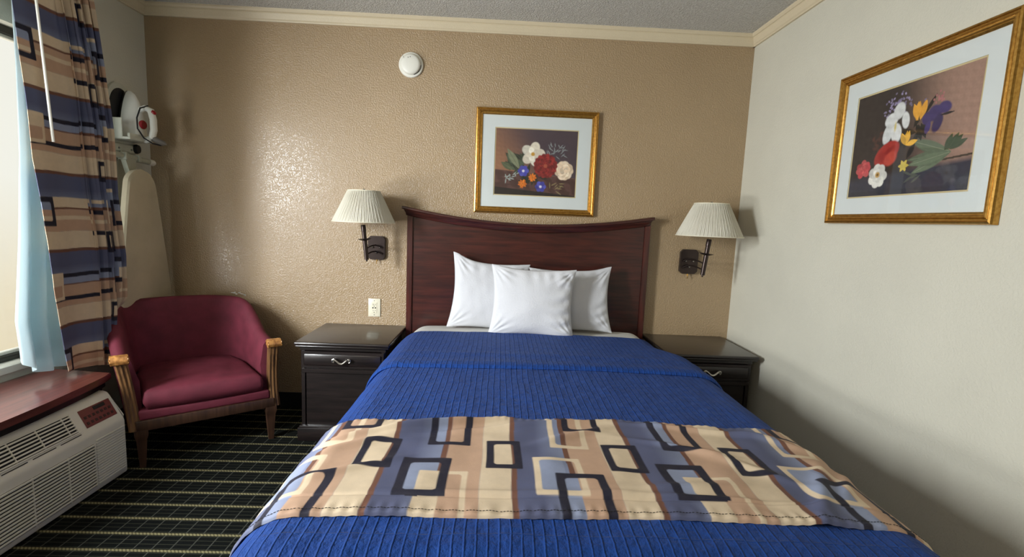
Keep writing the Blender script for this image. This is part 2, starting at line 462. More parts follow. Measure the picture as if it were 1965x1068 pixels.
def sheet():
    S, Y = np.meshgrid(np.linspace(-.93, .90, 150), np.linspace(-.088, -.70, 60), indexing='ij')
    P = drape(S, Y, .004, .11, .02); q = np.stack([S, Y], -1)
    P[..., 2] += .0018*fbm(q, 16, 3, 3)
    # head end tucks down behind the pillows
    t = np.clip((Y+.16)/.07, 0, 1); P[..., 2] -= .035*t**2
    me = grid_mesh('fitted_sheet', P, thick=-.003)
    o = finm('fitted_sheet', me, 'sheet_cotton', angle=60)
    tag(o, 'white fitted sheet stretched over the head end of the bed under the pillows', 'sheet')
sheet()
def quilt():
    T0, T1 = -.985, -2.62
    S, Y = np.meshgrid(np.linspace(-1.14, 1.18, 420), np.linspace(-.90, T1, 330), indexing='ij')
    P = foot(drape(S, Y, .010), .010); q = np.stack([S, Y], -1)
    side = sstep(.6, .85, np.abs(S))
    P[..., 2] += .0022*fbm(q, 26, 1, 4)*(1-.4*side)
    # soft folds in the hanging sides
    w = np.sin(Y*15+np.sin(Y*4)*1.2)*.012*sstep(.80, 1.15, np.abs(S)); P[..., 0] += np.sign(S)*w
    uv = np.stack([S+.02*np.sin(Y*2.5)*0, Y], -1)
    me = grid_mesh('blue_quilt', P, uv, thick=-.004)
    root = finm('quilt', me, 'blue_quilt', angle=60)
    tag(root, 'royal blue channel-quilted coverlet spread over the bed, top edge turned back', 'quilt')
    # turned back top: second layer with a rolled edge
    S, T = np.meshgrid(np.linspace(-1.02, 1.01, 400), np.linspace(0, 1, 170), indexing='ij')
    y0, y1 = -.365, -1.0
    wav = .006*np.sin(S*5+.6)+.012*np.clip(np.abs(S)-.6, 0, 1)*-1
    Y = y0+(y1-y0)*T + wav*T
    P = drape(S, Y, .024); q = np.stack([S, Y], -1)
    lift = .0045*np.exp(-((Y+.82)/.035)**2)+.004*np.exp(-((Y+.955)/.03)**2)
    P[..., 2] += .0014*fbm(q, 24, 2, 4)+lift
    ed = np.clip((T-.965)/.035, 0, 1); P[..., 2] -= .012*ed**2.2
    e0 = np.clip((.02-T)/.02, 0, 1); P[..., 2] -= .017*e0**2
    uv = np.stack([S, Y], -1)
    me = grid_mesh('turned_back_fold', P, uv, thick=-.010)
    finm('turned_back_fold', me, 'blue_quilt', root, angle=60)
quilt()

# ---- the printed cloth: stripes and overlapping rounded frames, 0.671 m repeat across the stripes
CREAM, PEACH, BROWN, SLATE, LSLATE, NAVY = [np.array(lin(c)[:3]) for c in ((217, 197, 168), (192, 158, 132), (112, 74, 58), (84, 90, 120), (140, 150, 176), (17, 20, 42))]
PP = .3355
def rr(s, t, x0, x1, y0, y1, r=.012):
    cx, cy = (x0+x1)/2, (y0+y1)/2; dx = np.abs(s-cx)-(x1-x0)/2+r; dy = np.abs(t-cy)-(y1-y0)/2+r
    return np.hypot(np.maximum(dx, 0), np.maximum(dy, 0))+np.minimum(np.maximum(dx, dy), 0)-r
NAVYF = [(-.088, .014, -1.862, -1.708, .021), (.256, .352, -1.86, -1.708, .021), (.088, .210, -1.738, -1.42, .021),
         (.484, .602, -1.635, -1.40, .021), (.040, .166, -1.992, -1.812, .024), (.432, .557, -2.20, -1.88, .022)]
CREAMF = [(.092, .214, -2.2, -1.875, .014), (.380, .507, -1.98, -1.80, .016), (.437, .547, -1.742, -1.42, .017)]
def cloth(s, t, repeat_t=None, bars=False):
    """s across the stripes measured from a stripe start, t along them"""
    if repeat_t: t = -1.45-np.mod(-1.45-t, repeat_t)
    s = s+.0015*np.sin(t*23+s*9)
    col = np.zeros(s.shape+(3,)); col[:] = SLATE
    g = np.mod(s, PP)
    def put(m, c):
        nonlocal col
        m = np.clip(m, 0, 1)[..., None]; col = col*(1-m)+c*m
    def soft(d): return .5-d/.0026
    def stripe(a, b, c, amt=1.):
        a, b = a*PP, b*PP; put(np.clip(soft(np.maximum(a-g, g-b)), 0, 1)*amt, c)
    stripe(.40, .445, BROWN); put(np.clip((g/PP-.18)/.20, 0, 1)*(g/PP < .40)*.7, LSLATE)
    stripe(.445, .73, PEACH); stripe(.73, .962, CREAM); stripe(.962, 1.02, BROWN); put(soft(g-.002), BROWN*.5+SLATE*.5)
    s2 = np.mod(s+.25, 2*PP)-.25
    if bars:      # the long plain sides of the frames, as they show on the flat part of the curtain
        fl = np.clip((-2.07-t)/.004, 0, 1)*np.clip((t+2.415)/.004, 0, 1); h = s2*(s2 >= 0)+(s2+2*PP)*(s2 < 0)
        def bar(a, b, c): put(np.clip(soft(np.maximum(a*PP-h, h-b*PP)), 0, 1)*fl, c)
        bar(.29, .345, NAVY); bar(.345, .43, LSLATE); bar(.60, .655, NAVY); bar(1.29, 1.42, CREAM); bar(1.53, 1.58, CREAM)
    def each(fn):
        for sh in (-2*PP, 0, 2*PP): fn(s2+sh)
    def fill(x0, x1, y0, y1, c): each(lambda q: put(soft(rr(q, t, x0, x1, y0, y1)), c))
    def frame(x0, x1, y0, y1, w, c):
        each(lambda q: put(np.minimum(np.clip(soft(rr(q, t, x0, x1, y0, y1, .004)), 0, 1), np.clip(soft(-rr(q, t, x0+w, x1-w, y0+w, y1-w, .010)), 0, 1)), c))
    fill(.05, .136, -1.985, -1.825, LSLATE); fill(.39, .46, -1.975, -1.81, LSLATE); fill(.095, .136, -1.73, -1.42, LSLATE); fill(.44, .487, -2.2, -1.89, LSLATE)
    fill(.275, .325, -1.85, -1.72, CREAM); fill(.100, .150, -2.2, -1.885, CREAM)
    for x0, x1, y0, y1, w in CREAMF: frame(x0, x1, y0, y1, w, CREAM*1.05)
    for x0, x1, y0, y1, w in NAVYF: frame(x0, x1, y0, y1, w, NAVY)
    return np.clip(col, 0, 1)
def runner():
    nS, nT = 900, 230
    S, T = np.meshgrid(np.linspace(-1.06, 1.10, nS), np.linspace(0, 1, nT), indexing='ij')
    ya = -1.545-.03*np.clip(np.abs(S)-.5, 0, 1)+.006*np.sin(S*11)+.008*np.sin(S*4+1); ya = ya-.02*np.exp(-((S+.42)/.12)**2)
    yb = -2.052-.03*np.clip(-S-.4, 0, 1)+.004*np.sin(S*7)
    Y = ya+(yb-ya)*T
    P = drape(S, Y, .020); q = np.stack([S, Y], -1)
    # long soft wrinkles running diagonally, most at the head edge and the left
    g = np.zeros(S.shape)
    for cx, cy, ang, L, w_, h in ((-.52, -1.66, .35, .30, .016, .010), (-.33, -1.60, .30, .22, .012, .009), (-.10, -1.60, .22, .26, .014, .009), (.02, -1.66, .5, .14, .018, .006), (.45, -1.60, -.15, .22, .013, .007), (.33, -1.72, -.35, .14, .014, .005), (.60, -1.93, 1.0, .16, .024, .010), (.70, -1.88, .9, .12, .018, .007), (-.60, -1.88, .45, .14, .016, .006), (.24, -1.93, .1, .14, .02, .006), (-.20, -1.97, .0, .25, .012, .004), (.30, -1.975, -.05, .3, .012, .004), (-.62, -1.75, .5, .2, .02, .007), (.66, -1.66, -.5, .2, .02, .006), (.48, -1.82, -.7, .14, .02, .005)):
        c, s_ = math.cos(ang), math.sin(ang); dx, dy = S-cx, Y-cy; u = dx*c+dy*s_; v = -dx*s_+dy*c
        g += h*np.exp(-(u/L)**2-(v/w_)**2)
    g += .0022*fbm(q, 18, 6, 3)
    pk = .0010*np.sin(S*190+3*np.sin(S*13))*np.exp(-((yb+.012-Y)/.022)**2)+.0009*np.sin(S*230)*np.exp(-((ya-.006-Y)/.012)**2)
    hem = -.0035*np.exp(-((Y+1.985)/.004)**2)
    P[..., 2] += np.maximum(g*1.7, -.005)+pk+hem
    ed = np.minimum(T, 1-T); P[..., 2] -= .009*np.clip(1-ed/.012, 0, 1)**2
    col = cloth(S+XC-1.868, np.where(Y < -1.985, Y-.012, Y))
    # in the stitched hem the print is interrupted
    me = grid_mesh('bed_runner', P, np.stack([S, Y], -1), col, thick=-.004)
    o = finm('bed_runner', me, 'printed_runner_cloth', angle=60)
    tag(o, 'tan and slate striped runner with navy rounded squares across the blue quilt', 'bed runner')
    bm = bmesh.new()
    for yy_, k in ((yb, 1), (ya, -1)):
        pass
    # dark stitches along the lower hem
    Sx = np.linspace(-.95, .98, 260)
    for i, s_ in enumerate(Sx):
        j = int((s_+1.06)/2.16*(nS-1)); p = P[j, nT-8]; p2 = P[min(j+2, nS-1), nT-8]
        a = Vector(p)+Vector((0, 0, .0012)); b = Vector(p2)+Vector((0, 0, .0012))
        tube(bm, [a, b], .0007, 4)
    st = fin('hem_stitching', bm, 'dark_recess', o)
runner()

# ---- headboard
def headboard():
    hb = empty('headboard', (2.32, -.04, 0), 0, 'dark cherry wood headboard with a concave curved top rail behind the pillows', 'headboard')
    def top(x):
        t = (x-2.312)/.771; return 1.240+.076*abs(t)**1.9+.003*(-t)
    def part(name, bm, m, a=35):
        for v in bm.verts: v.co -= Vector((2.32, -.04, 0))
        return fin(name, bm, m, hb, True, a)
    bm = bmesh.new(); n = 60; xs = [1.604+(3.036-1.604)*i/n for i in range(n+1)]
    prism(bm, [(xs[0], .18)]+[(xs[-1], .18)]+[(x, top(x)-.03) for x in reversed(xs)], -.052, -.012, 'y'); part('panel', bm, 'dark_cherry_wood')
    for x0, x1 in ((1.568, 1.603), (3.037, 3.072)):
        bm = bmesh.new(); prism(bm, [(x0, 0), (x1, 0), (x1, top(x1)-.03), (x0, top(x0)-.03)], -.062, -.008, 'y')
        bmesh.ops.bevel(bm, geom=bm.edges[:], offset=.003, segments=2, affect='EDGES'); part('post', bm, 'dark_cherry_wood_upright')
    # cap moulding swept along the curve
    prof = [(-.004, -.052), (-.066, -.052), (-.070, -.048), (-.071, -.040), (-.077, -.034), (-.082, -.024), (-.083, -.020), (-.092, -.018), (-.094, -.014), (-.094, -.005), (-.090, -.001), (-.004, .0)]
    bm = bmesh.new(); n = 70; rings = []
    for i in range(n+1):
        x = 1.541+(3.083-1.541)*i/n; zt = top(x); sl = (top(x+.001)-top(x-.001))/.002
        endk = max(0, abs(i/n-.5)*2-.985)/.015
        rings.append([bm.verts.new((x-(-d)*sl*0+(-(z)*sl*.0), y, zt+z)) for y, z in prof for d in (0,)])
    m_ = len(prof)
    for i in range(n):
        for k in range(m_): bm.faces.new((rings[i][k], rings[i][(k+1) % m_], rings[i+1][(k+1) % m_], rings[i+1][k]))
    bm.faces.new(rings[0]); bm.faces.new(rings[-1][::-1])
    for r_, sgn in ((rings[0], 1), (rings[-1], -1)):       # undercut ends like a crown moulding
        for v, (y, z) in zip(r_, prof): v.co.x += sgn*(0 if z > -.019 else min(.020, .008+(-z-.019)*.5))
    part('top_rail', bm, 'dark_cherry_wood', 50)
headboard()

# ---- pillows
def pillow(name, w, h, th, loc, rot, seed, label, corner=(1, 1, 1, 1)):
    n = 70; U, V = np.meshgrid(np.linspace(-1, 1, n), np.linspace(-1, 1, n), indexing='ij')
    def side(sg):
        cx = 1-.10*(1-V**2)-.02; cz = 1-.085*(1-U**2)
        x = U*w/2*cx; z = V*h/2*cz
        prof = np.clip((1-np.abs(U)**2.3), 0, 1)**.55*np.clip((1-np.abs(V)**2.3), 0, 1)**.55
        q = np.stack([U*w*.5+seed, V*h*.5, np.zeros_like(U)+sg*3], -1)
        edge = np.maximum(np.abs(U), np.abs(V))
        # wrinkles radiating from corners, sagging belly
        wr = np.zeros(U.shape)
        for (a, b) in ((1, 1), (-1, 1), (1, -1), (-1, -1)):
            ang = np.arctan2(V*1.0-b, U*1.0-a); d = np.hypot(U-a, V-b)
            wr += np.sin(ang*17+seed*3+a*2+b)*np.exp(-(d/.42)**2)*np.clip(d*4, 0, 1)
        y = sg*(th/2*prof*(1+.22*(-V)*.8)+(.0085*wr+.0045*fbm(q, 19, seed+sg, 3)+.0035*np.sin(q[...,0]*70+6*fbm(q, 8, seed+2, 2))*np.exp(-((1-V)/.35)**2)+(.0075 if seed > 5 else .0045)*np.sin(q[...,1]*75+7*fbm(q, 9, seed+5, 2))*np.exp(-((1-U)/.38)**2))*np.clip((1-edge)*5, 0, 1)) + .006*np.sin(U*5+seed)*(1-prof)
        k = [corner[0]*(U < 0)*(V > 0), corner[1]*(U > 0)*(V > 0)]
        z = z+.0
        for i, (a, b) in enumerate(((-1, 1), (1, 1), (1, -1), (-1, -1))):
            c = (corner[i]-1)*np.exp(-((U-a)**2+(V-b)**2)/.12); x = x+a*c*w/2*.15; z = z+b*c*h/2
        return np.stack([x, y, z], -1)
    A, B = side(-1), side(1)
    me = bpy.data.meshes.new(name); bm = bmesh.new()
    def add(P, flip):
        vs_ = [[bm.verts.new(P[i, j]) for j in range(n)] for i in range(n)]
        for i in range(n-1):
            for j in range(n-1):
                f = (vs_[i][j], vs_[i+1][j], vs_[i+1][j+1], vs_[i][j+1]); bm.faces.new(f if not flip else f[::-1])
    add(A, False); add(B, True); bmesh.ops.remove_doubles(bm, verts=bm.verts[:], dist=.0008)
    o = fin(name, bm, 'white_cotton', None, True, 80)
    o.location = loc; o.rotation_euler = rot
    tag(o, label, 'pillow', 'pillows stood against the headboard')
    return o
R_ = math.radians
pillow('pillow', .475, .420, .105, (2.085, -.185, .806), (R_(-14), R_(3.5), R_(0)), 1.3, 'white pillow standing at the back left with a high pointed corner', (1.16, 1.0, 1, 1))
pillow('pillow', .510, .385, .105, (2.575, -.195, .797), (R_(-14), R_(-1), R_(0)), 4.1, 'white pillow standing at the back right, its wrinkled side beyond the front one', (1.0, 1.08, 1, 1))
pillow('pillow', .500, .400, .115, (2.338, -.335, .800), (R_(-14), R_(1.0), R_(-2)), 7.7, 'white pillow in front of the two others, centred on the bed', (1.03, 1.0, 1, 1))

# ------------------------------------------------------------------ nightstands
def nightstand():
    t = empty('nightstand', (1.307, -.245, 0), 0, 'dark espresso nightstand between the armchair and the bed, below the outlet', 'nightstand', 'nightstands beside the bed')
    W = .51; H = .562
    def part(name, bm, m, p=t): return fin(name, bm, m, p)
    # local: x -.255...255, y front = -.24, back = .24
    bm = bmesh.new()
    prof = [(0, H-.030), (.006, H-.030), (.008, H-.022), (.016, H-.018), (.022, H-.012), (.022, H-.004), (.016, H), (0, H)]
    box(bm, -.233, .233, -.218, .235, H-.05, H-.030, .002, 1)
    box(bm, -.250, .250, -.236, .238, H-.030, H-.020, .004, 2); box(bm, -.256, .256, -.243, .240, H-.0205, H, .007, 3)
    part('top', bm, 'espresso_wood')
    bm = bmesh.new()
    box(bm, -.228, -.208, -.212, .232, .02, H-.05, .001, 1); box(bm, .208, .228, -.212, .232, .02, H-.05, .001, 1)
    box(bm, -.208, .208, .222, .232, .02, H-.05); box(bm, -.208, .208, -.205, .222, .06, .075); box(bm, -.208, .208, -.206, .222, .400, .412)
    part('carcass', bm, 'espresso_wood')
    bm = bmesh.new(); box(bm, -.245, .245, -.235, .237, 0, .075, .003, 2); box(bm, -.238, .238, -.228, .234, .075, .085, .004, 2)
    part('plinth', bm, 'espresso_wood')
    bm = bmesh.new(); box(bm, -.224, .224, -.224, -.20, .416, .508, .002, 1); box(bm, -.208, .208, -.230, -.222, .430, .494, .006, 2)
    d = part('drawer', bm, 'espresso_wood')
    bm = bmesh.new()
    box(bm, -.224, .224, -.218, -.200, .385, .408, .002, 1)
    box(bm, -.204, .204, -.206, -.196, .085, .385, .001, 1)
    part('door', bm, 'espresso_wood')
    # scrolled pull: ~ curve with curled ends
    bm = bmesh.new(); pts = []; rad = []
    zc = .463
    for k in range(9):
        a = -PI*.5-k/8*PI*1.25; pts.append((-.040+.009*math.cos(a)-.0, -.246, zc+.002+.009*math.sin(a))); rad.append(.0032+.0004*k)
    for k in range(1, 16):
        u = k/16; x = -.034+.068*u; pts.append((x, -.252, zc+.010-.022*math.sin(PI*u)**1.3)); rad.append(.0045+.001*math.sin(PI*u))
    for k in range(9):
        a = PI*.75-k/8*PI*1.25; pts.append((.040+.009*math.cos(a), -.246, zc+.002+.009*math.sin(a))); rad.append(.0036-.0002*k)
    tube(bm, pts, rad, 8)
    for sx_ in (-.040, .040):
        tube(bm, [(sx_, -.226, zc+.002), (sx_, -.248, zc+.002)], .0048, 8)
    h = part('handle', bm, 'brushed_nickel', d)
    tag(h, 'brushed nickel scroll handle')
    return t
ns = nightstand()
def copy_tree(o, parent=None):
    c = o.copy(); C.objects.link(c); c.parent = parent
    for ch in [q for q in bpy.data.objects if q.parent == o]: copy_tree(ch, c)
    return c
ns2 = copy_tree(ns); ns2.location = (3.345, -.235, 0); ns2.scale = (1.01, 1, 1)
ns2['label'] = 'dark espresso nightstand in the corner right of the bed, partly hidden by the quilt'

# ------------------------------------------------------------------ framed prints
def paint_canvas(nx, ny, aspect, kind):
    """colours of a generic still life of flowers, u right, v down, both 0..1"""
    U, V = np.meshgrid(np.linspace(0, 1, nx), np.linspace(0, 1, ny), indexing='ij')
    A = aspect; X = U*A; q = np.stack([X, V], -1)
    col = np.zeros(U.shape+(3,)); L = lambda c: np.array(lin(c)[:3])
    rs = np.random.RandomState(7 if kind == 'roses' else 21)
    def mixin(m, c): 
        nonlocal col
        m = np.clip(m, 0, 1)[..., None]; col = col*(1-m)+L(c)*m
    def ell(cx, cy, rx, ry, ang, c, soft=.15, amt=1.):
        dx, dy = X-cx*A, V-cy; ca, sa = math.cos(ang), math.sin(ang); u = (dx*ca+dy*sa)/rx; v = (-dx*sa+dy*ca)/ry
        mixin((1-np.hypot(u, v))/soft*amt, c)
    def leaf(cx, cy, L_, w, ang, c, vein=None):
        dx, dy = X-cx*A, V-cy; ca, sa = math.cos(ang), math.sin(ang); u = (dx*ca+dy*sa)/L_; v = (-dx*sa+dy*ca)/w
        m = (1-np.abs(v)/np.clip(np.sin(np.clip(u, 0, 1)*PI), .001, 1))*4*(u > 0)*(u < 1); mixin(m, c)
        if vein: mixin((1-np.abs(v)*12)*(u > .05)*(u < .9)*.6, vein)
    def flower(cx, cy, r, n, c, c2, centre=None, rings=1, jit=.1, ratio=.62):
        for k in range(rings):
            rk = r*(1-k/rings*.85)
            for j in range(n):
                a = 2*PI*(j+.5*k)/n+rs.uniform(-jit, jit); f = rs.uniform(.86, 1.08)
                cc = tuple(np.clip(np.array(c)*f, 0, 255)) if j % 2 else tuple(np.clip(np.array(c2)*f, 0, 255))
                ell(cx+math.cos(a)*rk*.55/A, cy+math.sin(a)*rk*.55, rk*.52, rk*.52*ratio, a, cc, .18)
        if centre: ell(cx, cy, r*.2, r*.2, 0, centre, .4)
    if kind == 'roses':
        t = sstep(0., .75, U+.45*(1-V)-.2)[..., None]; col = L((158, 112, 80))*(1-t)+L((72, 60, 68))*t
        mixin(.5*(1-V)*.6, (88, 72, 74))
        led = .615+.10*U; m = (V > led)*1.; mixin(m, (74, 50, 44)); mixin(m*(fbm(q, 34, 2, 3) > .15)*.5, (104, 74, 68)); mixin((V > led+.27)*1., (40, 34, 30))
        mixin((np.abs(V-led-.005) < .006)*.6, (128, 92, 74))
        for k in range(16): leaf(.25+rs.uniform(-.08, .16), .58+rs.uniform(-.12, .1), rs.uniform(.12, .22), .035, rs.uniform(2.4, 4.9), tuple(rs.choice([50, 62, 84]) * np.array([.9, 1.05, .8])), (128, 134, 110))
        leaf(.30, .60, .36, .06, -2.15, (126, 132, 104), (70, 80, 60)); leaf(.22, .62, .22, .05, -2.6, (88, 96, 70), (130, 134, 110))
        for k in range(12): leaf(.45+rs.uniform(-.1, .15), .70+rs.uniform(-.06, .08), rs.uniform(.1, .2), .03, rs.uniform(0, 6.28), (42, 48, 36))
        for k in range(26): leaf(.66+rs.uniform(-.03, .16), .30+rs.uniform(-.05, .12), rs.uniform(.06, .13), .008, rs.uniform(-2.6, .8), (134, 140, 140))
        for k in range(12): leaf(.10+rs.uniform(0, .16), .68+rs.uniform(-.05, .1), rs.uniform(.06, .1), .011, rs.uniform(-1, 3), (150, 158, 152))
        for k in range(10): leaf(.68+rs.uniform(0, .12), .82+rs.uniform(-.05, .1), rs.uniform(.06, .12), .010, rs.uniform(-1, 3), (130, 116, 80))
        flower(.46, .37, .185, 5, (240, 234, 216), (226, 216, 196), (196, 150, 60), 2, .15, .85)
        ell(.85, .60, .10, .10, 0, (226, 200, 168), .3); flower(.85, .60, .145, 9, (240, 220, 194), (224, 200, 170), None, 3, .2, .95)
        ell(.62, .54, .185, .175, 0, (120, 34, 32), .1); flower(.62, .54, .185, 17, (150, 46, 42), (118, 34, 34), (170, 84, 62), 5, .1, .55)
        for cx, cy, r in ((.35, .63, .085), (.57, .86, .085)):
            flower(cx, cy, r, 6, (70, 70, 160), (86, 88, 178), None, 1, .05, .9); ell(cx, cy, r*.32, r*.32, 0, (226, 222, 232), .6)
        for cx, cy, r in ((.465, .725, .065), (.345, .825, .07)):
            ell(cx, cy, r*.9, r*.8, 0, (206, 108, 30), .3); flower(cx, cy, r, 9, (232, 134, 44), (214, 110, 32), (170, 110, 50), 3, .2, .4)
    else:
        t = (sstep(.45, 1.0, U+.10*(1-V)))[..., None]; col = L((46, 40, 38))*(1-t)+L((160, 128, 112))*t
        led = .80-.08*U; m = np.clip((V-led)*18, 0, 1); mixin(m, (52, 54, 66)); mixin((V > .95)*.5, (40, 42, 50))
        mixin((np.abs(V-led-.0) < .008)*(U > .6)*1., (70, 60, 48))
        for k in range(9): leaf(.86, .68, rs.uniform(.30, .48), .048, PI+rs.uniform(-.45, .6), tuple(rs.uniform(.85, 1.15)*np.array([96, 108, 86])), (158, 164, 138))
        for k in range(6): leaf(.80+rs.uniform(0, .05), .66, rs.uniform(.12, .2), .03, rs.uniform(-1.5, -.3), (58, 72, 48), (96, 104, 80))
        for k in range(14): leaf(.55+rs.uniform(-.1, .12), .45+rs.uniform(-.1, .12), .16, .03, rs.uniform(0, 6.28), (34, 34, 30))
        for k in range(60):
            cx, cy = .40+rs.normal()*.07, .16+rs.normal()*.05+.0; ell(cx, cy, .012, .016, rs.uniform(0, 3), tuple(rs.uniform(.8, 1.15)*np.array([138, 128, 160])), .5)
        for k in range(12): ell(.24+rs.normal()*.04, .45+rs.normal()*.06, .035, .02, rs.uniform(0, 3), (84, 50, 44), .7, .7)
        leaf(.62, .33, .20, .02, -1.0, (26, 26, 24))
        for k in range(6): leaf(.56+rs.uniform(-.03, .04), .36, .17, .035, -1.75+rs.uniform(-.4, .5), tuple(rs.uniform(.85, 1.1)*np.array([222, 160, 58])))
        for (cx, cy, rx, ry, a) in ((.35, .30, .085, .07, -.3), (.41, .23, .07, .085, .2), (.33, .42, .06, .11, .25), (.405, .43, .065, .10, -.2), (.475, .33, .045, .085, -.2)): ell(cx, cy, rx, ry, a, tuple(rs.uniform(.93, 1.02)*np.array([226, 228, 226])), .18)
        ell(.39, .37, .018, .06, 0, (214, 196, 120), .7)
        for (cx, cy, rx, ry, a) in ((.70, .33, .075, .075, 0), (.77, .30, .07, .055, .3), (.65, .36, .06, .06, .4), (.73, .42, .05, .09, .3), (.66, .44, .03, .06, .2)): ell(cx, cy, rx, ry, a, tuple(rs.uniform(.8, 1.2)*np.array([58, 48, 96])), .22)
        for k in range(14): ell(.73+rs.normal()*.02, .22+rs.normal()*.03, .010, .013, 0, (176, 110, 112), .5)
        leaf(.74, .36, .14, .012, -.05, (30, 28, 30))
        for k in range(6): leaf(.50, .56, .13, .028, rs.uniform(-2.6, .3), tuple(rs.uniform(.85, 1.08)*np.array([232, 178, 62])))
        ell(.34, .61, .165, .105, -.55, (166, 50, 44), .12); ell(.38, .66, .09, .07, -.6, (188, 72, 60), .3); ell(.29, .63, .06, .06, 0, (150, 40, 38), .5); ell(.36, .58, .08, .03, -.5, (140, 36, 34), .6)
        flower(.13, .73, .095, 7, (206, 92, 92), (188, 70, 76), None, 3, .3, .8)
        flower(.28, .81, .115, 7, (240, 238, 228), (226, 224, 216), None, 2, .1, .9); ell(.28, .80, .035, .035, 0, (190, 150, 80), .4); ell(.28, .80, .014, .014, 0, (110, 80, 40), .4)
        for k in range(6): leaf(.505, .745, .06, .018, k*1.05, (206, 184, 84))
        for k in range(5): leaf(.56+rs.uniform(0, .1), .84, .12, .012, rs.uniform(2.4, 3.6), (84, 90, 80))
    col *= (1+.10*fbm(q, 90, 3, 3))[..., None]
    return np.clip(col, 0, 1)
def framed_print(loc, rz, kind, label, w, h, pw, ph, tilt=0.):
    """local: x along the wall, y = out of the wall is -y, centred"""
    t = empty('framed_print', loc, rz, label, 'picture', 'framed flower prints')
    t.rotation_euler = (tilt, 0, rz)
    fw = .040
    prof = [(0, 0), (0, -.018), (.003, -.024), (.009, -.026), (.012, -.021), (.015, -.0215), (.018, -.020), (.022, -.0235), (.027, -.022), (.030, -.0165), (.034, -.017), (.037, -.0145), (.040, -.011), (.040, 0)]
    bm = bmesh.new(); rings = []
    for sx_, sz_ in ((-1, -1), (1, -1), (1, 1), (-1, 1)):
        rings.append([bm.verts.new((sx_*(w/2-d), y, sz_*(h/2-d))) for d, y in prof])
    for i in range(4):
        a, b = rings[i], rings[(i+1) % 4]
        for k in range(len(prof)): bm.faces.new((a[k], a[(k+1) % len(prof)], b[(k+1) % len(prof)], b[k]))
    fin('frame', bm, 'gilt_frame', t, True, 20)
    # mat with opening
    bm = bmesh.new(); O = [(sx_*(w/2-.037), sz_*(h/2-.037)) for sx_, sz_ in ((-1, -1), (1, -1), (1, 1), (-1, 1))]; I = [(sx_*(pw/2+.006), sz_*(ph/2+.006)) for sx_, sz_ in ((-1, -1), (1, -1), (1, 1), (-1, 1))]
    vo = [bm.verts.new((a, -.0075, b)) for a, b in O]; vi = [bm.verts.new((a, -.0075, b)) for a, b in I]
    vo2 = [bm.verts.new((a, -.005, b)) for a, b in O]; vi2 = [bm.verts.new((a, -.005, b)) for a, b in I]
    for i in range(4):
        j = (i+1) % 4
        bm.faces.new((vo[i], vo[j], vi[j], vi[i])); bm.faces.new((vo2[i], vi2[i], vi2[j], vo2[j])); bm.faces.new((vi[i], vi[j], vi2[j], vi2[i])); bm.faces.new((vo[i], vo2[i], vo2[j], vo[j]))
    fin('mat', bm, 'mat_board', t, False)
    bm = bmesh.new(); box(bm, -pw/2-.006, pw/2+.006, -.0052, -.0042, -ph/2-.006, ph/2+.006); fin('inner_mat', bm, 'mat_bevel', t, False)
    nx, ny = 330, 260; col = paint_canvas(nx, ny, pw/ph, kind)
    U, V = np.meshgrid(np.linspace(-pw/2, pw/2, nx), np.linspace(ph/2, -ph/2, ny), indexing='ij')
    P = np.stack([U, np.full_like(U, -.0058), V], -1)
    me = grid_mesh('print', P, None, col); finm('print', me, 'floral_print', t, False)
    bm = bmesh.new(); box(bm, -w/2+.036, w/2-.036, -.0115, -.0100, -h/2+.036, h/2-.036); fin('glass', bm, 'picture_glass', t, False)
    bm = bmesh.new(); box(bm, -w/2+.005, w/2-.005, -.0035, -.0005, -h/2+.005, h/2-.005); fin('backing', bm, 'dark_recess', t, False)
framed_print((2.343, -.002, 1.6155), 0, 'roses', 'gold framed still life with a red dahlia and white blooms above the headboard', .749, .633, .502, .398)
framed_print((XR-.002, -1.2262, 1.6193), -PI/2, 'irises', 'gold framed still life with white and purple irises on the cream right wall', .752, .633, .532, .408)

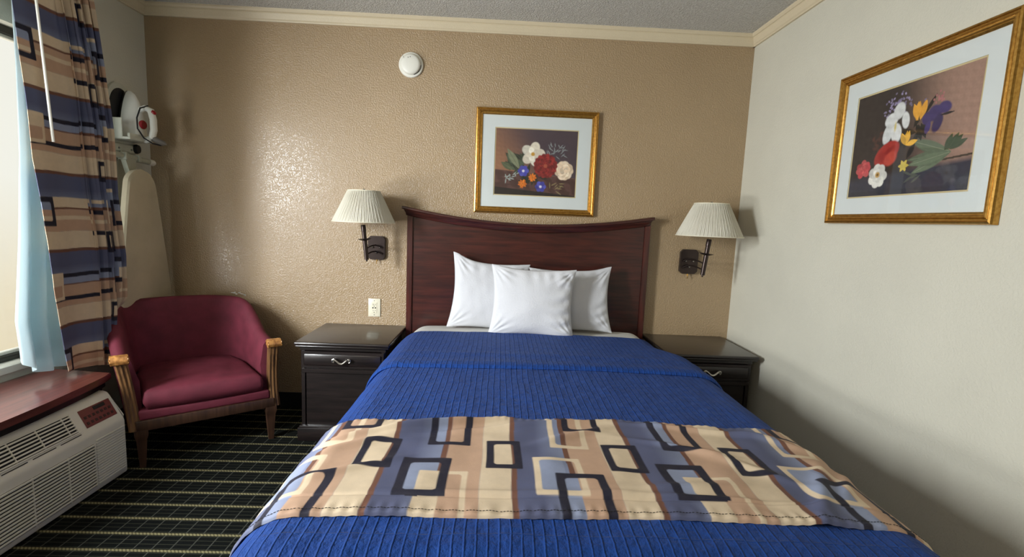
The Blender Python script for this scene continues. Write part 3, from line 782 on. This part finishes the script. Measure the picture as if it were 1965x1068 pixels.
# ------------------------------------------------------------------ wall sconces
def sconce():
    """origin on the wall at the plate centre; arm swings towards -x"""
    t = empty('wall_lamp', (1.371, 0, 1.053), 0, 'swing-arm wall lamp with cream pleated shade left of the headboard', 'wall lamp', 'swing-arm lamps either side of the headboard')
    def part(name, bm, m, p=t, a=35): return fin(name, bm, m, p, True, a)
    bm = bmesh.new()
    def octo(w, h, c): return [(-w+c, -h), (w-c, -h), (w, -h+c), (w, h-c), (w-c, h), (-w+c, h), (-w, h-c), (-w, -h+c)]
    prism(bm, octo(.053, .073, .016), -.022, -.0005, 'y')
    f = [f for f in bm.faces if all(abs(v.co.y+.022) < 1e-5 for v in f.verts)]
    bmesh.ops.inset_region(bm, faces=f, thickness=.010, depth=.006)
    part('wall_plate', bm, 'dark_bronze')
    for sx_, sz_ in ((-.022, .004), (.022, .004), (0, -.030)):
        bm = bmesh.new(); lathe(bm, [(.0055, -.003), (.005, .003), (.002, .005)], 0, 0, 10, Matrix.Translation((sx_, -.028, sz_)) @ Matrix.Rotation(PI/2, 4, 'X')); part('screw', bm, 'polished_steel')
    # two curved arms
    for z in (.010, -.028):
        bm = bmesh.new(); pts = [(.038, -.027, z-.008), (.022, -.034, z+.002), (0, -.042, z+.008), (-.012, -.09, z+.006), (-.016, -.15, z), (-.012, -.196, z-.004)]
        tube(bm, pts, .0045, 8); part('arm', bm, 'dark_bronze')
    tilt = Matrix.Translation((-.010, -.200, -.06)) @ Matrix.Rotation(R_(-6.0), 4, 'Y')
    bm = bmesh.new(); lathe(bm, [(.0005, -.012), (.006, -.006), (.006, 0), (.0125, .001), (.0130, .112)], 0, 0, 18, tilt); part('pole', bm, 'dark_bronze')
    bm = bmesh.new(); lathe(bm, [(.013, .112), (.024, .116), (.036, .1205), (.038, .124), (.036, .1235), (.022, .120), (.012, .120)], 0, 0, 24, tilt); part('drip_disc', bm, 'dark_bronze')
    bm = bmesh.new(); lathe(bm, [(.0125, .124), (.0125, .165), (.014, .167), (.014, .176), (.0135, .20), (.012, .204)], 0, 0, 18, tilt); part('lamp_socket', bm, 'dark_bronze')
    # pleated shade
    top = tilt @ Vector((0, 0, .16)); n = 220
    zb, zt, rb, rt = .160, .338, .176, .090
    cx, cy = top.x, top.y
    bm = bmesh.new(); rings = []
    hs = 14
    for inner in (0, 1):
        for i in range(hs+1):
            u = i/hs if not inner else 1-i/hs
            r = rb+(rt-rb)*u-.0025*inner; z = zb+(zt-zb)*u; ring = []
            for k in range(n):
                a = 2*PI*k/n; pl = (.0016 if k % 2 else -.0016)*(1 if .04 < u < .97 else .1)+.0008*math.sin(k*1.7+3*u)
                ring.append(bm.verts.new((cx+(r+pl)*math.cos(a), cy+(r+pl)*math.sin(a), z)))
            rings.append(ring)
    rings.append(rings[0])
    for i in range(len(rings)-1):
        for k in range(n): bm.faces.new((rings[i][k], rings[i][(k+1) % n], rings[i+1][(k+1) % n], rings[i+1][k]))
    sh = part('lamp_shade', bm, 'pleated_shade', a=25)
    bm = bmesh.new()
    for z, r in ((zb, rb), (zt, rt)):
        pts = [(cx+(r+.001)*math.cos(2*PI*k/48), cy+(r+.001)*math.sin(2*PI*k/48), z) for k in range(49)]; tube(bm, pts, .0028, 6, False)
    part('trim_band', bm, 'almond_plastic', sh)
    bm = bmesh.new()
    for a in (0.3, 0.3+2*PI/3, 0.3+4*PI/3): tube(bm, [(cx, cy, zt-.012), (cx+rt*math.cos(a), cy+rt*math.sin(a), zt-.003)], .0016, 6)
    tube(bm, [(cx, cy, zt-.012), (cx, cy, zt+.012)], [.004, .006], 8)
    tube(bm, [(cx, cy, .18), (cx, cy, zt-.012)], .0016, 6)
    part('shade_spider', bm, 'polished_steel')
    bm = bmesh.new(); lathe(bm, [(.012, .20), (.016, .212), (.027, .240), (.030, .262), (.024, .286), (.008, .296)], cx, cy, 18); part('light_bulb', bm, 'white_plastic')
    bm = bmesh.new(); tube(bm, [(.004, -.02, -.073), (.004, -.022, -.085)], .004, 8); tube(bm, [(.004, -.022, -.085), (.001, -.024, -.092), (.006, -.026, -.100)], .0022, 6); part('switch', bm, 'brass')
    return t
sc = sconce()
sc2 = copy_tree(sc); sc2.location = (3.345, 0, 1.043); sc2['label'] = 'swing-arm wall lamp with cream pleated shade in the corner right of the headboard'
sc2.scale = (-1.06, 1.06, 1.06)

# ------------------------------------------------------------------ smoke alarm, outlet
sa = empty('smoke_alarm', (1.567, 0, 2.157), 0, 'round white smoke alarm high on the tan back wall', 'smoke alarm')
MX = Matrix.Rotation(PI/2, 4, 'X')
bm = bmesh.new(); lathe(bm, [(.073, 0), (.073, .010), (.070, .014), (.060, .016)], 0, 0, 48, MX); fin('mounting_ring', bm, 'white_plastic', sa)
bm = bmesh.new(); lathe(bm, [(.060, .012), (.060, .022), (.0585, .028), (.054, .034), (.044, .038), (.02, .040), (.002, .0405)], 0, 0, 48, MX); fin('cover', bm, 'white_plastic', sa)
bm = bmesh.new()
for k in range(16):
    a0, a1 = -1.25+k*.075, -1.25+(k+1)*.075
    tube(bm, [(.0605*math.cos(a0), -.020, .0605*math.sin(a0)), (.0605*math.cos(a1), -.020, .0605*math.sin(a1))], .0022, 6)
fin('sounder_slot', bm, 'dark_recess', sa)
bm = bmesh.new()
pts = [(-.030+.0*k, -.0395, .040) for k in range(1)]
arc = [(.004+.050*math.cos(a), -.0385+.003*abs(math.cos(a*1.5)), .052+.050*math.sin(a)*.75) for a in np.linspace(PI*1.02, PI*1.62, 14)]
tube(bm, arc, .0011, 6)
for px_, pz_ in ((-.012, .034), (-.006, .029), (0, .037), (-.009, .026)): lathe(bm, [(.003, 0), (.003, .002)], 0, 0, 8, Matrix.Translation((px_, -.037, pz_)) @ MX)
lathe(bm, [(.003, 0), (.003, .0025)], 0, 0, 8, Matrix.Translation((.012, -.036, .026)) @ MX); lathe(bm, [(.0022, 0), (.0022, .0025)], 0, 0, 8, Matrix.Translation((-.043, -.034, -.008)) @ MX)
fin('test_button', bm, 'grey_plastic', sa)
ol = empty('wall_outlet', (1.357, 0, .671), 0, 'almond duplex wall outlet above the left nightstand', 'outlet')
bm = bmesh.new(); box(bm, -.0385, .0385, -.007, -.0003, -.058, .058, .003, 2); fin('cover_plate', bm, 'almond_plastic', ol)
bm = bmesh.new(); box(bm, -.0165, .0165, -.0095, -.0068, -.034, .034, .001, 1); oi = fin('receptacle', bm, 'almond_plastic', ol)
bm = bmesh.new()
for zc in (.021, -.018):
    for sx_ in (-.0062, .0062): box(bm, sx_-.0012, sx_+.0012, -.0101, -.009, zc-.004, zc+.004)
    lathe(bm, [(.0026, 0), (.0026, .0008)], 0, 0, 10, Matrix.Translation((0, -.0095, zc-.011)) @ MX)
for sx_ in (-.0075, .0075): box(bm, sx_-.004, sx_+.004, -.0104, -.009, -.0045, .0035, .001, 1)
fin('slots', bm, 'dark_recess', oi)
for z in (.045, -.045):
    bm = bmesh.new(); lathe(bm, [(.003, 0), (.0028, .001)], 0, 0, 10, Matrix.Translation((0, -.0069, z)) @ MX); fin('screw', bm, 'grey_plastic', ol)

# ------------------------------------------------------------------ armchair in the corner
def armchair():
    ang = math.atan2(.35, .475)
    t = empty('armchair', (.46, -.80, 0), ang, 'burgundy upholstered barrel armchair with carved wood arm fronts in the corner', 'armchair')
    # local x = u (left front -> right front), y = v (back), z
    def part(name, bm, m, p=t, a=40):
        for v in bm.verts: v.co.x -= .065*max(0, v.co.z-.19)+.10*max(0, v.co.y)*min(1, v.co.z/.3)
        return fin(name, bm, m, p, True, a)
    cu = .282; HW = .300; D = .585
    path = []
    N = 60
    for i in range(N+1):
        a = -1+2*i/N          # -1 left front, 0 back centre, 1 right front
        s = abs(a); sg = -1 if a < 0 else 1
        # superellipse plan
        th = (1-s)*PI/2
        ex = 2/4.6
        u = cu+sg*HW*abs(math.cos(th))**ex; v = .04+(D-.04-.035)*abs(math.sin(th))**ex
        path.append((u, v, s))
    def toph(v, u):
        k = float(sstep(.10, .47, v) if u > cu else sstep(.06, .34, v)); return .555+.185*k-.012*((u-cu)/HW)**2*k
    bm = bmesh.new(); rings = []
    for i, (u, v, s) in enumerate(path):
        p0 = path[max(i-1, 0)]; p1 = path[min(i+1, N)]; tx, ty = p1[0]-p0[0], p1[1]-p0[1]; L = math.hypot(tx, ty); nx, ny = ty/L, -tx/L   # outward? left side: moving back (+v): normal = (+,0)
        # make n point outward from the centre
        if (u-cu)*nx+(v-.2)*ny < 0: nx, ny = -nx, -ny
        h = toph(v, u); ring = []
        fl = .018*(1-s)+.012      # the back leans outward slightly
        sec = [(.030, .20), (.034, .35), (.036+fl*.5, h-.10), (.036+fl, h-.035), (.026+fl, h-.010), (.008+fl, h), (-.012+fl, h-.006), (-.028+fl, h-.028), (-.034+fl*.6, h-.08), (-.040, .42), (-.036, .30), (-.030, .20)]
        for d, z in sec: ring.append(bm.verts.new((u+nx*d, v+ny*d, z)))
        rings.append(ring)
    m_ = len(rings[0])
    for i in range(N):
        for k in range(m_): bm.faces.new((rings[i][k], rings[i][(k+1) % m_], rings[i+1][(k+1) % m_], rings[i+1][k]))
    bm.faces.new(rings[0]); bm.faces.new(rings[-1][::-1])
    back = part('backrest', bm, 'burgundy_fabric', a=60)
    # seat cushion
    n = 40; U, V = np.meshgrid(np.linspace(-1, 1, n), np.linspace(-1, 1, n), indexing='ij')
    bm = bmesh.new()
    def cush(U, V, top):
        x = cu+.262*np.sign(U)*np.abs(U)**.9*(1-.10*sstep(0, 1, V)); y = .255+.27*V-.012*(1-U**2)*(V < 0)*np.abs(V)**3
        e = np.maximum(np.abs(U), np.abs(V)); r = np.clip((1-e)/.14, 0, 1); rz = np.sqrt(1-(1-r)**2)
        z = (.325+.052*rz+.028*(1-U**2)*(1-V**2)*1.) if top else (.325-.045*rz)
        z = z + (.003*fbm(np.stack([x, y], -1), 22, 4, 3)*r if top else 0)
        return np.stack([x, y, z], -1)
    for top in (True, False):
        P = cush(U, V, top); g = [[bm.verts.new(P[i, j]) for j in range(n)] for i in range(n)]
        for i in range(n-1):
            for j in range(n-1): bm.faces.new((g[i][j], g[i+1][j], g[i+1][j+1], g[i][j+1]))
    bmesh.ops.remove_doubles(bm, verts=bm.verts[:], dist=.001); part('seat_cushion', bm, 'burgundy_fabric', a=60)
    # upholstered seat base and wooden front rail
    bm = bmesh.new(); box(bm, cu-.285, cu+.285, -.005, .50, .235, .285, .012, 3); part('seat_base', bm, 'burgundy_fabric')
    bm = bmesh.new(); box(bm, cu-.30, cu+.30, -.012, .022, .185, .238, .005, 2); box(bm, cu-.30, cu-.27, .02, .45, .185, .235, .004, 1); box(bm, cu+.27, cu+.30, .02, .45, .185, .235, .004, 1); box(bm, cu-.25, cu+.25, .45, .50, .185, .235, .004, 1)
    part('seat_rail', bm, 'brown_leg_wood')
    # carved arm fronts: fluted scrolled post
    for sg in (-1, 1):
        bm = bmesh.new(); xs0 = cu+sg*.300
        n_ = 26; rings = []
        for i in range(n_+1):
            s = i/n_; z = .19+.365*s
            off = .020*math.sin(s*PI*1.15)*-1+.035*s**2.2        # s-curve towards the front
            wd = .021+.004*s+.004*(1-s)**2; y = -.002-off*.55
            dp = .034-.006*math.sin(s*PI)
            ux = xs0+sg*(.004+.020*s**2)
            ring = []
            for k in range(7):      # three flutes on the front
                fx = -1+2*k/6; ring.append((ux+wd*fx, y-(.0035 if k % 2 else 0)-.004*(1-fx*fx)))
            ring += [(ux+wd, y+dp), (ux-wd, y+dp)]
            rings.append([bm.verts.new((a, b, z)) for a, b in ring])
        for i in range(n_):
            for k in range(9): bm.faces.new((rings[i][k], rings[i][(k+1) % 9], rings[i+1][(k+1) % 9], rings[i+1][k]))
        bm.faces.new(rings[0]); bm.faces.new(rings[-1][::-1])
        post = part('arm_front', bm, 'post_wood')
        bm = bmesh.new()   # rolled scroll with flutes at the top
        cxs = xs0+sg*.024; prof = []
        for k in range(40):
            a = 2*PI*k/40; r = .024*(1+.05*math.cos(a*8)); prof.append((-.018+r*math.cos(a)*1.15, .548+r*math.sin(a)))
        prism(bm, prof, cxs-.034, cxs+.034, 'x'); bmesh.ops.bevel(bm, geom=[e for e in bm.edges if abs(e.verts[0].co.x-e.verts[1].co.x) < 1e-6], offset=.003, segments=1, affect='EDGES')
        for s3 in (-1, 1):
            lathe(bm, [(.013, 0), (.013, .003), (.008, .004), (.007, .002), (.003, .005)], 0, 0, 16, Matrix.Translation((cxs+s3*.033, -.018, .548)) @ Matrix.Rotation(s3*PI/2, 4, 'Y'))
        part('scroll', bm, 'honey_wood', post)
    for (u, v, b) in ((cu-.282, .012, 0), (cu+.282, .012, 0), (cu-.23, .45, .04), (cu+.23, .45, .04)):
        bm = bmesh.new(); rings = []
        for s in np.linspace(0, 1, 9):
            w_ = .012+.012*s; oy = b*(1-s)**2; z = .19*s
            if s > .86: w_ = .027
            rings.append([bm.verts.new((u+dx*w_, v+dy*w_+oy, z)) for dx, dy in ((-1, -1), (1, -1), (1, 1), (-1, 1))])
        for i in range(8):
            for k in range(4): bm.faces.new((rings[i][k], rings[i][(k+1) % 4], rings[i+1][(k+1) % 4], rings[i+1][k]))
        bm.faces.new(rings[0]); bm.faces.new(rings[-1][::-1])
        part('leg', bm, 'brown_leg_wood')
    return t
armchair()

# ------------------------------------------------------------------ heater / air conditioner under the window
def heater():
    Y0, Y1 = -1.93, -.84
    t = empty('air_conditioner', (.2, (Y0+Y1)/2, 0), 0, 'beige through-wall heating and cooling unit with louvred front below the window', 'air conditioner')
    off = Vector((-.2, -(Y0+Y1)/2, 0))
    def part(name, bm, m, p=t, sm=True, a=35):
        for v in bm.verts: v.co += off
        return fin(name, bm, m, p, sm, a)
    XF = .425
    bm = bmesh.new()
    prof = [(.02, 0.012), (XF-.004, .012), (XF, .02), (XF, .262), (XF-.004, .276), (XF-.010, .284), (XF-.062, .384), (XF-.072, .396), (XF-.09, .402), (.02, .402)]
    prism(bm, prof, Y0, Y1, 'y')
    es = [e for e in bm.edges if abs(e.verts[0].co.y-e.verts[1].co.y) < 1e-6]
    bmesh.ops.bevel(bm, geom=es, offset=.012, segments=3, affect='EDGES')
    cs = part('casing', bm, 'heater_plastic')
    # lower intake grille
    bm = bmesh.new(); gy0, gy1 = Y0+.03, -1.02
    box(bm, XF-.001, XF+.0008, gy0, gy1, .035, .228); g = part('grille', bm, 'dark_recess', sm=False)  # flat dark sheet paints the shaded opening behind the slats
    bm = bmesh.new(); z = .040
    while z < .225:
        box(bm, XF, XF+.006, gy0, gy1, z, z+.0075, .001, 1); z += .0138
    y = gy1-.004
    for yy in (gy0, gy0+.15, gy0+.30, gy0+.45, gy0+.60, gy0+.75, gy1-.004):
        box(bm, XF, XF+.0045, yy, yy+.004, .035, .228)
    part('slats', bm, 'heater_plastic', g)
    # ribbed panel to the right of the intake
    bm = bmesh.new(); z = .036
    while z < .235:
        box(bm, XF-.001, XF+.003, -1.012, Y1-.014, z, z+.0085, .0012, 1); z += .0122
    part('ribbed_panel', bm, 'heater_plastic')
    # sloped face frame
    d = Vector((-.052, 0, .100)).normalized(); nrm = Vector((d.z, 0, -d.x)); o0 = Vector((XF-.010, 0, .284))
    M = Matrix(((d.x, 0, nrm.x, o0.x), (0, 1, 0, 0), (d.z, 0, nrm.z, o0.z), (0, 0, 0, 1)))     # local a (up slope), y, n
    vy1 = -1.075
    bm = bmesh.new(); box(bm, .020, .100, Y0+.06, vy1, .0002, .0012, M=M); v_ = part('outlet_vent', bm, 'dark_recess', sm=False)  # dark sheet paints the shade between the louvres
    bm = bmesh.new()
    for k in range(6):
        a = .022+k*.0135; box(bm, a, a+.0065, Y0+.06, vy1, .001, .009, .001, 1, M=M)
    for yy in np.arange(Y0+.16, vy1, .11): box(bm, .02, .10, yy, yy+.003, .001, .006, M=M)
    box(bm, .014, .020, Y0+.05, vy1+.008, 0, .006, .001, 1, M=M); box(bm, .100, .105, Y0+.05, vy1+.008, 0, .006, .001, 1, M=M); box(bm, .014, .105, vy1, vy1+.008, 0, .007, .001, 1, M=M)
    part('louvres', bm, 'heater_plastic', v_)
    bm = bmesh.new()
    for yy in np.arange(Y0+.08, vy1-.02, .115): box(bm, .004, .0075, yy, yy+.095, .0002, .0012, M=M)
    part('seam', bm, 'dark_recess', cs)
    # control panel
    bm = bmesh.new(); box(bm, .018, .100, -1.030, -.868, .0002, .0022, .001, 1, M=M); cp_ = part('control_panel', bm, 'control_red')
    bm = bmesh.new()
    for k in range(7):
        yy = -1.020+k*.021
        for j in range(2):
            box(bm, .030+j*.026, .042+j*.026, yy, yy+.012, .002, .0042, .001, 1, M=M)
    part('buttons', bm, 'control_dark', cp_)
    bm = bmesh.new(); box(bm, .078, .094, -.96, -.90, .002, .003, .001, 1, M=M); part('display', bm, 'black_rubber_and_gap', cp_)
heater()

# ------------------------------------------------------------------ window ledge shelf
def ledge():
    t = empty('window_ledge', (.17, -1.35, .44), 0, 'reddish brown wooden ledge with bowed front below the window, above the heater', 'ledge')
    off = Vector((-.17, 1.35, -.44))
    front = []
    for i in range(31):
        y = -.80-(1.16)*i/30; k = i/30
        x = .345+.045*math.sin(k*PI)-.010*max(0, 1-k*9)**2
        front.append((x, y))
    bm = bmesh.new(); prism(bm, [(.003, -.765)]+front+[(.003, -1.96)], .440, .470, 'z')
    bmesh.ops.bevel(bm, geom=[e for e in bm.edges if abs(e.verts[0].co.z-e.verts[1].co.z) < 1e-6], offset=.004, segments=2, affect='EDGES')
    for v in bm.verts: v.co += off
    fin('top', bm, 'red_shelf_wood', t)
    bm = bmesh.new(); prism(bm, [(.003, -.79)]+[(x-.02, min(y, -.812)) for x, y in front]+[(.003, -1.95)], .408, .4395, 'z')
    for v in bm.verts: v.co += off
    fin('apron', bm, 'espresso_wood', t)
    for y0 in (-.825, -1.955):
        bm = bmesh.new(); box(bm, .008, .30, y0, y0+.012, .0, .4075)
        for v in bm.verts: v.co += off
        fin('side_panel', bm, 'espresso_wood', t)
ledge()

# ------------------------------------------------------------------ curtains
def curtain():
    nT, nZ = 520, 520
    Z0 = 2.28
    T, S = np.meshgrid(np.linspace(0, 1, nT), np.linspace(0, 1, nZ), indexing='ij')
    zb = .50-.05*T; Z = Z0-(Z0-zb)*S
    def interp(z, zs, vs_): return np.interp(z, zs, vs_)
    yL = interp(Z, [.50, .86, 1.18, 1.43, 1.74, 2.3], [-.895, -.935, -.955, -.985, -.995, -1.03])
    yR = interp(Z, [.45, .75, 1.0, 1.3, 1.6, 1.9, 2.2], [-.60, -.56, -.545, -.57, -.57, -.60, -.65])
    # left 45% of the fabric width is a smooth face, the rest gathers into pleats
    f0 = .50 + .04*np.sin(S*3)
    wy = np.where(T < .26, T/.26*f0, f0+(T-.26)/.74*(1-f0))
    ph = np.clip((T-.26)/.74, 0, 1)*5.0*2*PI
    amp = (.034+.012*S)*sstep(.24, .34, T)*(1-.25*sstep(.9, 1, T))
    fold = np.sin(ph+.5*np.sin(S*2.2))
    X = .215+amp*np.sign(fold)*np.abs(fold)**.7 + .010*np.sin(T/.26*PI*1.6+S*2.5)*(T < .30)*(.3+S)
    Y = yL+(yR-yL)*wy+.010*np.sin(2*ph)*sstep(.24, .34, T)
    fine = sstep(.30, .0, S)*.007*np.sin(T*2*PI*22)*sstep(.2, .3, T); X = X+fine
    X = X-.11*sstep(.60, .82, T)*sstep(.80, .64, Z)
    q = np.stack([T*2, Z, np.zeros_like(T)], -1); X = X+.004*fbm(q, 9, 3, 3)
    P = np.stack([X, Y, Z], -1)
    width = 1.02
    col = cloth((Z0-Z)+.10+.012*np.sin(T*40)*sstep(.3, .5, T)*0, -1.46-np.clip(.66+T*width, 0, 5), .98, True)
    me = grid_mesh('curtain', P, np.stack([T*width, Z], -1), col, thick=.002)
    o = finm('curtain', me, 'printed_curtain_cloth', angle=70)
    tag(o, 'tan and slate patterned curtain drawn beside the window at the left', 'curtain')
    # pale lining behind it
    nT, nZ = 260, 220; T, S = np.meshgrid(np.linspace(0, 1, nT), np.linspace(0, 1, nZ), indexing='ij')
    ysw = sstep(.0, .35, T)
    zb = .512+.10*(1-sstep(0, .30, T)); Z = 2.27-(2.27-zb)*S
    yL = interp(Z, [.5, .62, .75, 1.1, 1.45, 1.8, 2.3], [-1.010, -1.015, -1.025, -.985, -.955, -.94, -.935]); yR = -.60
    k0 = np.clip(1-T/.14, 0, 1); T1 = np.clip((T-.14)/.86, 0, 1)  # hidden edge turned back to the wall, shaped to stop light leaking
    Y = yL+(yR-yL)*T1+.19*k0
    amp = .004+.022*S
    X = .150+amp*np.sin(T*2*PI*6.3+.6*np.sin(S*2))*(1-k0)-.135*k0
    P = np.stack([X, Y, Z], -1)
    me = grid_mesh('lining', P, thick=.0015); finm('lining', me, 'curtain_lining', o, angle=70)
    tag(bpy.data.objects[o.children[0].name], 'pale blue white lining')
    bm = bmesh.new(); tube(bm, [(.270, -.975, 2.18), (.250, -.915, 1.505)], [.0045, .0055], 10); fin('pull_wand', bm, 'white_plastic', o)
    r = empty('curtain_rod', (.18, -1.35, 2.30), 0, 'white traverse curtain rod above the window', 'curtain rod')
    bm = bmesh.new(); box(bm, -.012, .012, -.85, .86, -.012, .016, .003, 1)
    fin('rail', bm, 'white_plastic', r)
    for y in (-.8, .8):
        bm = bmesh.new(); box(bm, -.1795, -.012, y-.012, y+.012, -.008, .012, .002, 1); fin('bracket', bm, 'white_plastic', r)
curtain()

# ------------------------------------------------------------------ iron in its wall caddy, ironing board
def iron_set():
    c = empty('iron_caddy', (0, -.235, 1.72), 0, 'pale plastic iron caddy screwed to the left wall beside the curtain', 'iron holder')
    def pc(name, bm, m, p=c, a=35): return fin(name, bm, m, p, True, a)
    bm = bmesh.new(); w = .095
    pts = [(-w, -.13), (w, -.13)]+[(w*math.cos(a), .07+.13*math.sin(a)) for a in np.linspace(0, PI, 22)]
    prism(bm, pts, .0005, .016, 'x'); bmesh.ops.bevel(bm, geom=[e for e in bm.edges if abs(e.verts[0].co.x-e.verts[1].co.x) < 1e-6], offset=.004, segments=2, affect='EDGES')
    pc('back_plate', bm, 'caddy_plastic')
    bm = bmesh.new(); prism(bm, [(-.078, -.10), (.078, -.10)]+[(.078*math.cos(a), .06+.11*math.sin(a)) for a in np.linspace(0, PI, 18)], .0155, .0185, 'x'); pc('dark_gap', bm, 'black_rubber_and_gap')  # black sheet painted as the shaded gap behind the iron
    bm = bmesh.new()
    box(bm, .016, .125, -.088, .088, -.112, -.098, .004, 2); box(bm, .016, .085, -.090, -.082, -.11, .0, .003, 1); box(bm, .016, .085, .082, .090, -.11, .0, .003, 1); box(bm, .110, .125, -.088, .088, -.10, -.078, .004, 2)
    pc('cradle', bm, 'caddy_plastic')
    bm = bmesh.new(); box(bm, .012, .030, -.075, .090, -.175, -.128, .008, 3); br = pc('hook_bracket', bm, 'caddy_plastic')
    for y in (-.045, .045):
        bm = bmesh.new(); lathe(bm, [(.006, 0), (.005, .003), (.002, .004)], 0, 0, 12, Matrix.Translation((.030, y, -.155)) @ Matrix.Rotation(PI/2, 4, 'Y')); pc('screw', bm, 'steel_grey_paint', br)
    bm = bmesh.new(); lathe(bm, [(.020, 0), (.022, .010), (.018, .022), (.004, .026)], 0, 0, 20, Matrix.Translation((.026, .078, -.146)) @ Matrix.Rotation(PI/2, 4, 'Y') @ Matrix.Scale(1.25, 4, Vector((1, 0, 0)))); pc('hook', bm, 'black_rubber_and_gap', br)
    # iron, nose up, sole to the wall: local x = out of wall, z = towards the nose
    ir = empty('clothes_iron', (.030, -.205, 1.615), 0, 'white steam iron with red knob and black cord standing nose up in its caddy', 'iron')
    ir.scale = (1.15, 1.25, 1.15)
    def pi(name, bm, m, p=ir, a=40): return fin(name, bm, m, p, True, a)
    def outline(k, h=1., n=24):
        o = []
        for i in range(n+1):
            s = i/n; wdt = .058*k*max(0, math.cos(s*PI/2))**.62 if s > .25 else .058*k
            o.append((wdt, .235*h*s))
        return [(-a, b) for a, b in o]+[(a, b) for a, b in reversed(o[:-1])]
    bm = bmesh.new(); prism(bm, outline(1.0), 0, .008, 'x'); pi('soleplate', bm, 'polished_steel')
    bm = bmesh.new(); rings = []
    for x, k, z0, h in ((.008, 1.02, -.002, 1.01), (.022, 1.0, -.002, 1.0), (.040, .90, 0, .93), (.056, .74, .002, .80), (.066, .50, .012, .62), (.070, .28, .03, .45)):
        rings.append([bm.verts.new((x, a, z0+b)) for a, b in outline(k, h)])
    n_ = len(rings[0])
    for i in range(len(rings)-1):
        for k in range(n_): bm.faces.new((rings[i][k], rings[i][(k+1) % n_], rings[i+1][(k+1) % n_], rings[i+1][k]))
    bm.faces.new(rings[0]); bm.faces.new(rings[-1][::-1]); pi('body', bm, 'white_plastic')
    bm = bmesh.new(); tube(bm, [(.058, 0, .145), (.085, 0, .158), (.112, 0, .145), (.122, 0, .105), (.122, 0, .055), (.112, 0, .018), (.085, 0, .004), (.055, 0, .012)], [.013, .014, .015, .015, .015, .015, .015, .014], 14); pi('handle', bm, 'white_plastic')
    bm = bmesh.new(); lathe(bm, [(.021, 0), (.021, .008), (.017, .012), (.004, .012)], 0, 0, 24, Matrix.Translation((.066, .0, .078)) @ Matrix.Rotation(PI/2, 4, 'Y')); pi('temperature_knob', bm, 'red_plastic')
    bm = bmesh.new(); lathe(bm, [(.012, 0), (.012, .010), (.006, .013)], 0, 0, 16, Matrix.Translation((.120, 0, .135)) @ Matrix.Rotation(PI/3, 4, 'Y')); pi('steam_button', bm, 'red_plastic')
    bm = bmesh.new(); tube(bm, [(.10, 0, .168), (.085, -.030, .150), (.085, -.052, .10), (.088, -.055, .05), (.10, -.035, .010), (.118, -.005, -.010), (.135, .02, -.014), (.150, .035, -.006), (.135, .04, .004)], .0034, 8); pi('power_cord', bm, 'black_rubber_and_gap')
    bm = bmesh.new(); tube(bm, [(.112, 0, .018), (.128, .010, .006), (.150, .022, -.004), (.160, .028, -.008)], [.014, .014, .012, .004], 12); pi('cord_guard', bm, 'grey_plastic')
    # ironing board hung on the wall
    b = empty('ironing_board', (.10, -.256, .45), 0, 'cream covered ironing board hanging nose up on the left wall behind the armchair', 'ironing board')
    def pb(name, bm, m, p=b, a=40): return fin(name, bm, m, p, True, a)
    cl = []
    H = 1.005
    for i in range(60):
        s = i/59; z = .16+(H-.16)*s; d = H-z
        wdt = .205*(1-math.exp(-d/.42))*1.10 if d > .0 else 0
        wdt = min(.198, .085+.155*d**.85)
        if d < .075: wdt = wdt*math.sqrt(max(0, 1-((.075-d)/.075)**2))
        cl.append((wdt, z))
    pts = [(-a, z) for a, z in cl]+[(a, z) for a, z in reversed(cl[:-1])]
    bm = bmesh.new(); lo = [bm.verts.new((0, y, z)) for y, z in pts]; md = [bm.verts.new((.026, y, z)) for y, z in pts]
    n_ = len(pts)
    tp = [bm.verts.new((.034, y*.95, .02+(z-.02)*.985)) for y, z in pts]
    for A_, B_ in ((lo, md), (md, tp)):
        for k in range(n_): bm.faces.new((A_[k], A_[(k+1) % n_], B_[(k+1) % n_], B_[k]))
    bm.faces.new(lo); bm.faces.new(tp[::-1]); pb('padded_cover', bm, 'ironing_cover')
    bm = bmesh.new(); tube(bm, [(-.035, -.17, 1.078), (-.028, .135, 1.058)], .0165, 14)
    box(bm, -.052, -.006, .035, .055, 1.045, 1.085, .003, 1); box(bm, -.052, -.006, -.06, -.045, 1.05, 1.09, .003, 1)
    ft = pb('foot_bar', bm, 'grey_enamel')
    bm = bmesh.new(); tube(bm, [(-.028, .135, 1.058), (-.027, .170, 1.056), (-.027, .180, 1.0555)], [.0178, .0175, .012], 14); pb('end_cap', bm, 'white_plastic', ft)
    bm = bmesh.new()
    prism(bm, [(-.058, 1.075), (.030, 1.065), (.012, .96), (-.012, .95)], -.045, -.018, 'x'); tube(bm, [(-.03, 0, .98), (-.03, .0, .40)], .011, 10)
    pb('leg', bm, 'grey_enamel')
    bm = bmesh.new(); box(bm, -.0995, -.052, -.03, .03, 1.06, 1.075, .002, 1); box(bm, -.06, -.052, -.03, .03, 1.06, 1.10, .002, 1); pb('wall_hook', bm, 'grey_enamel')
iron_set()
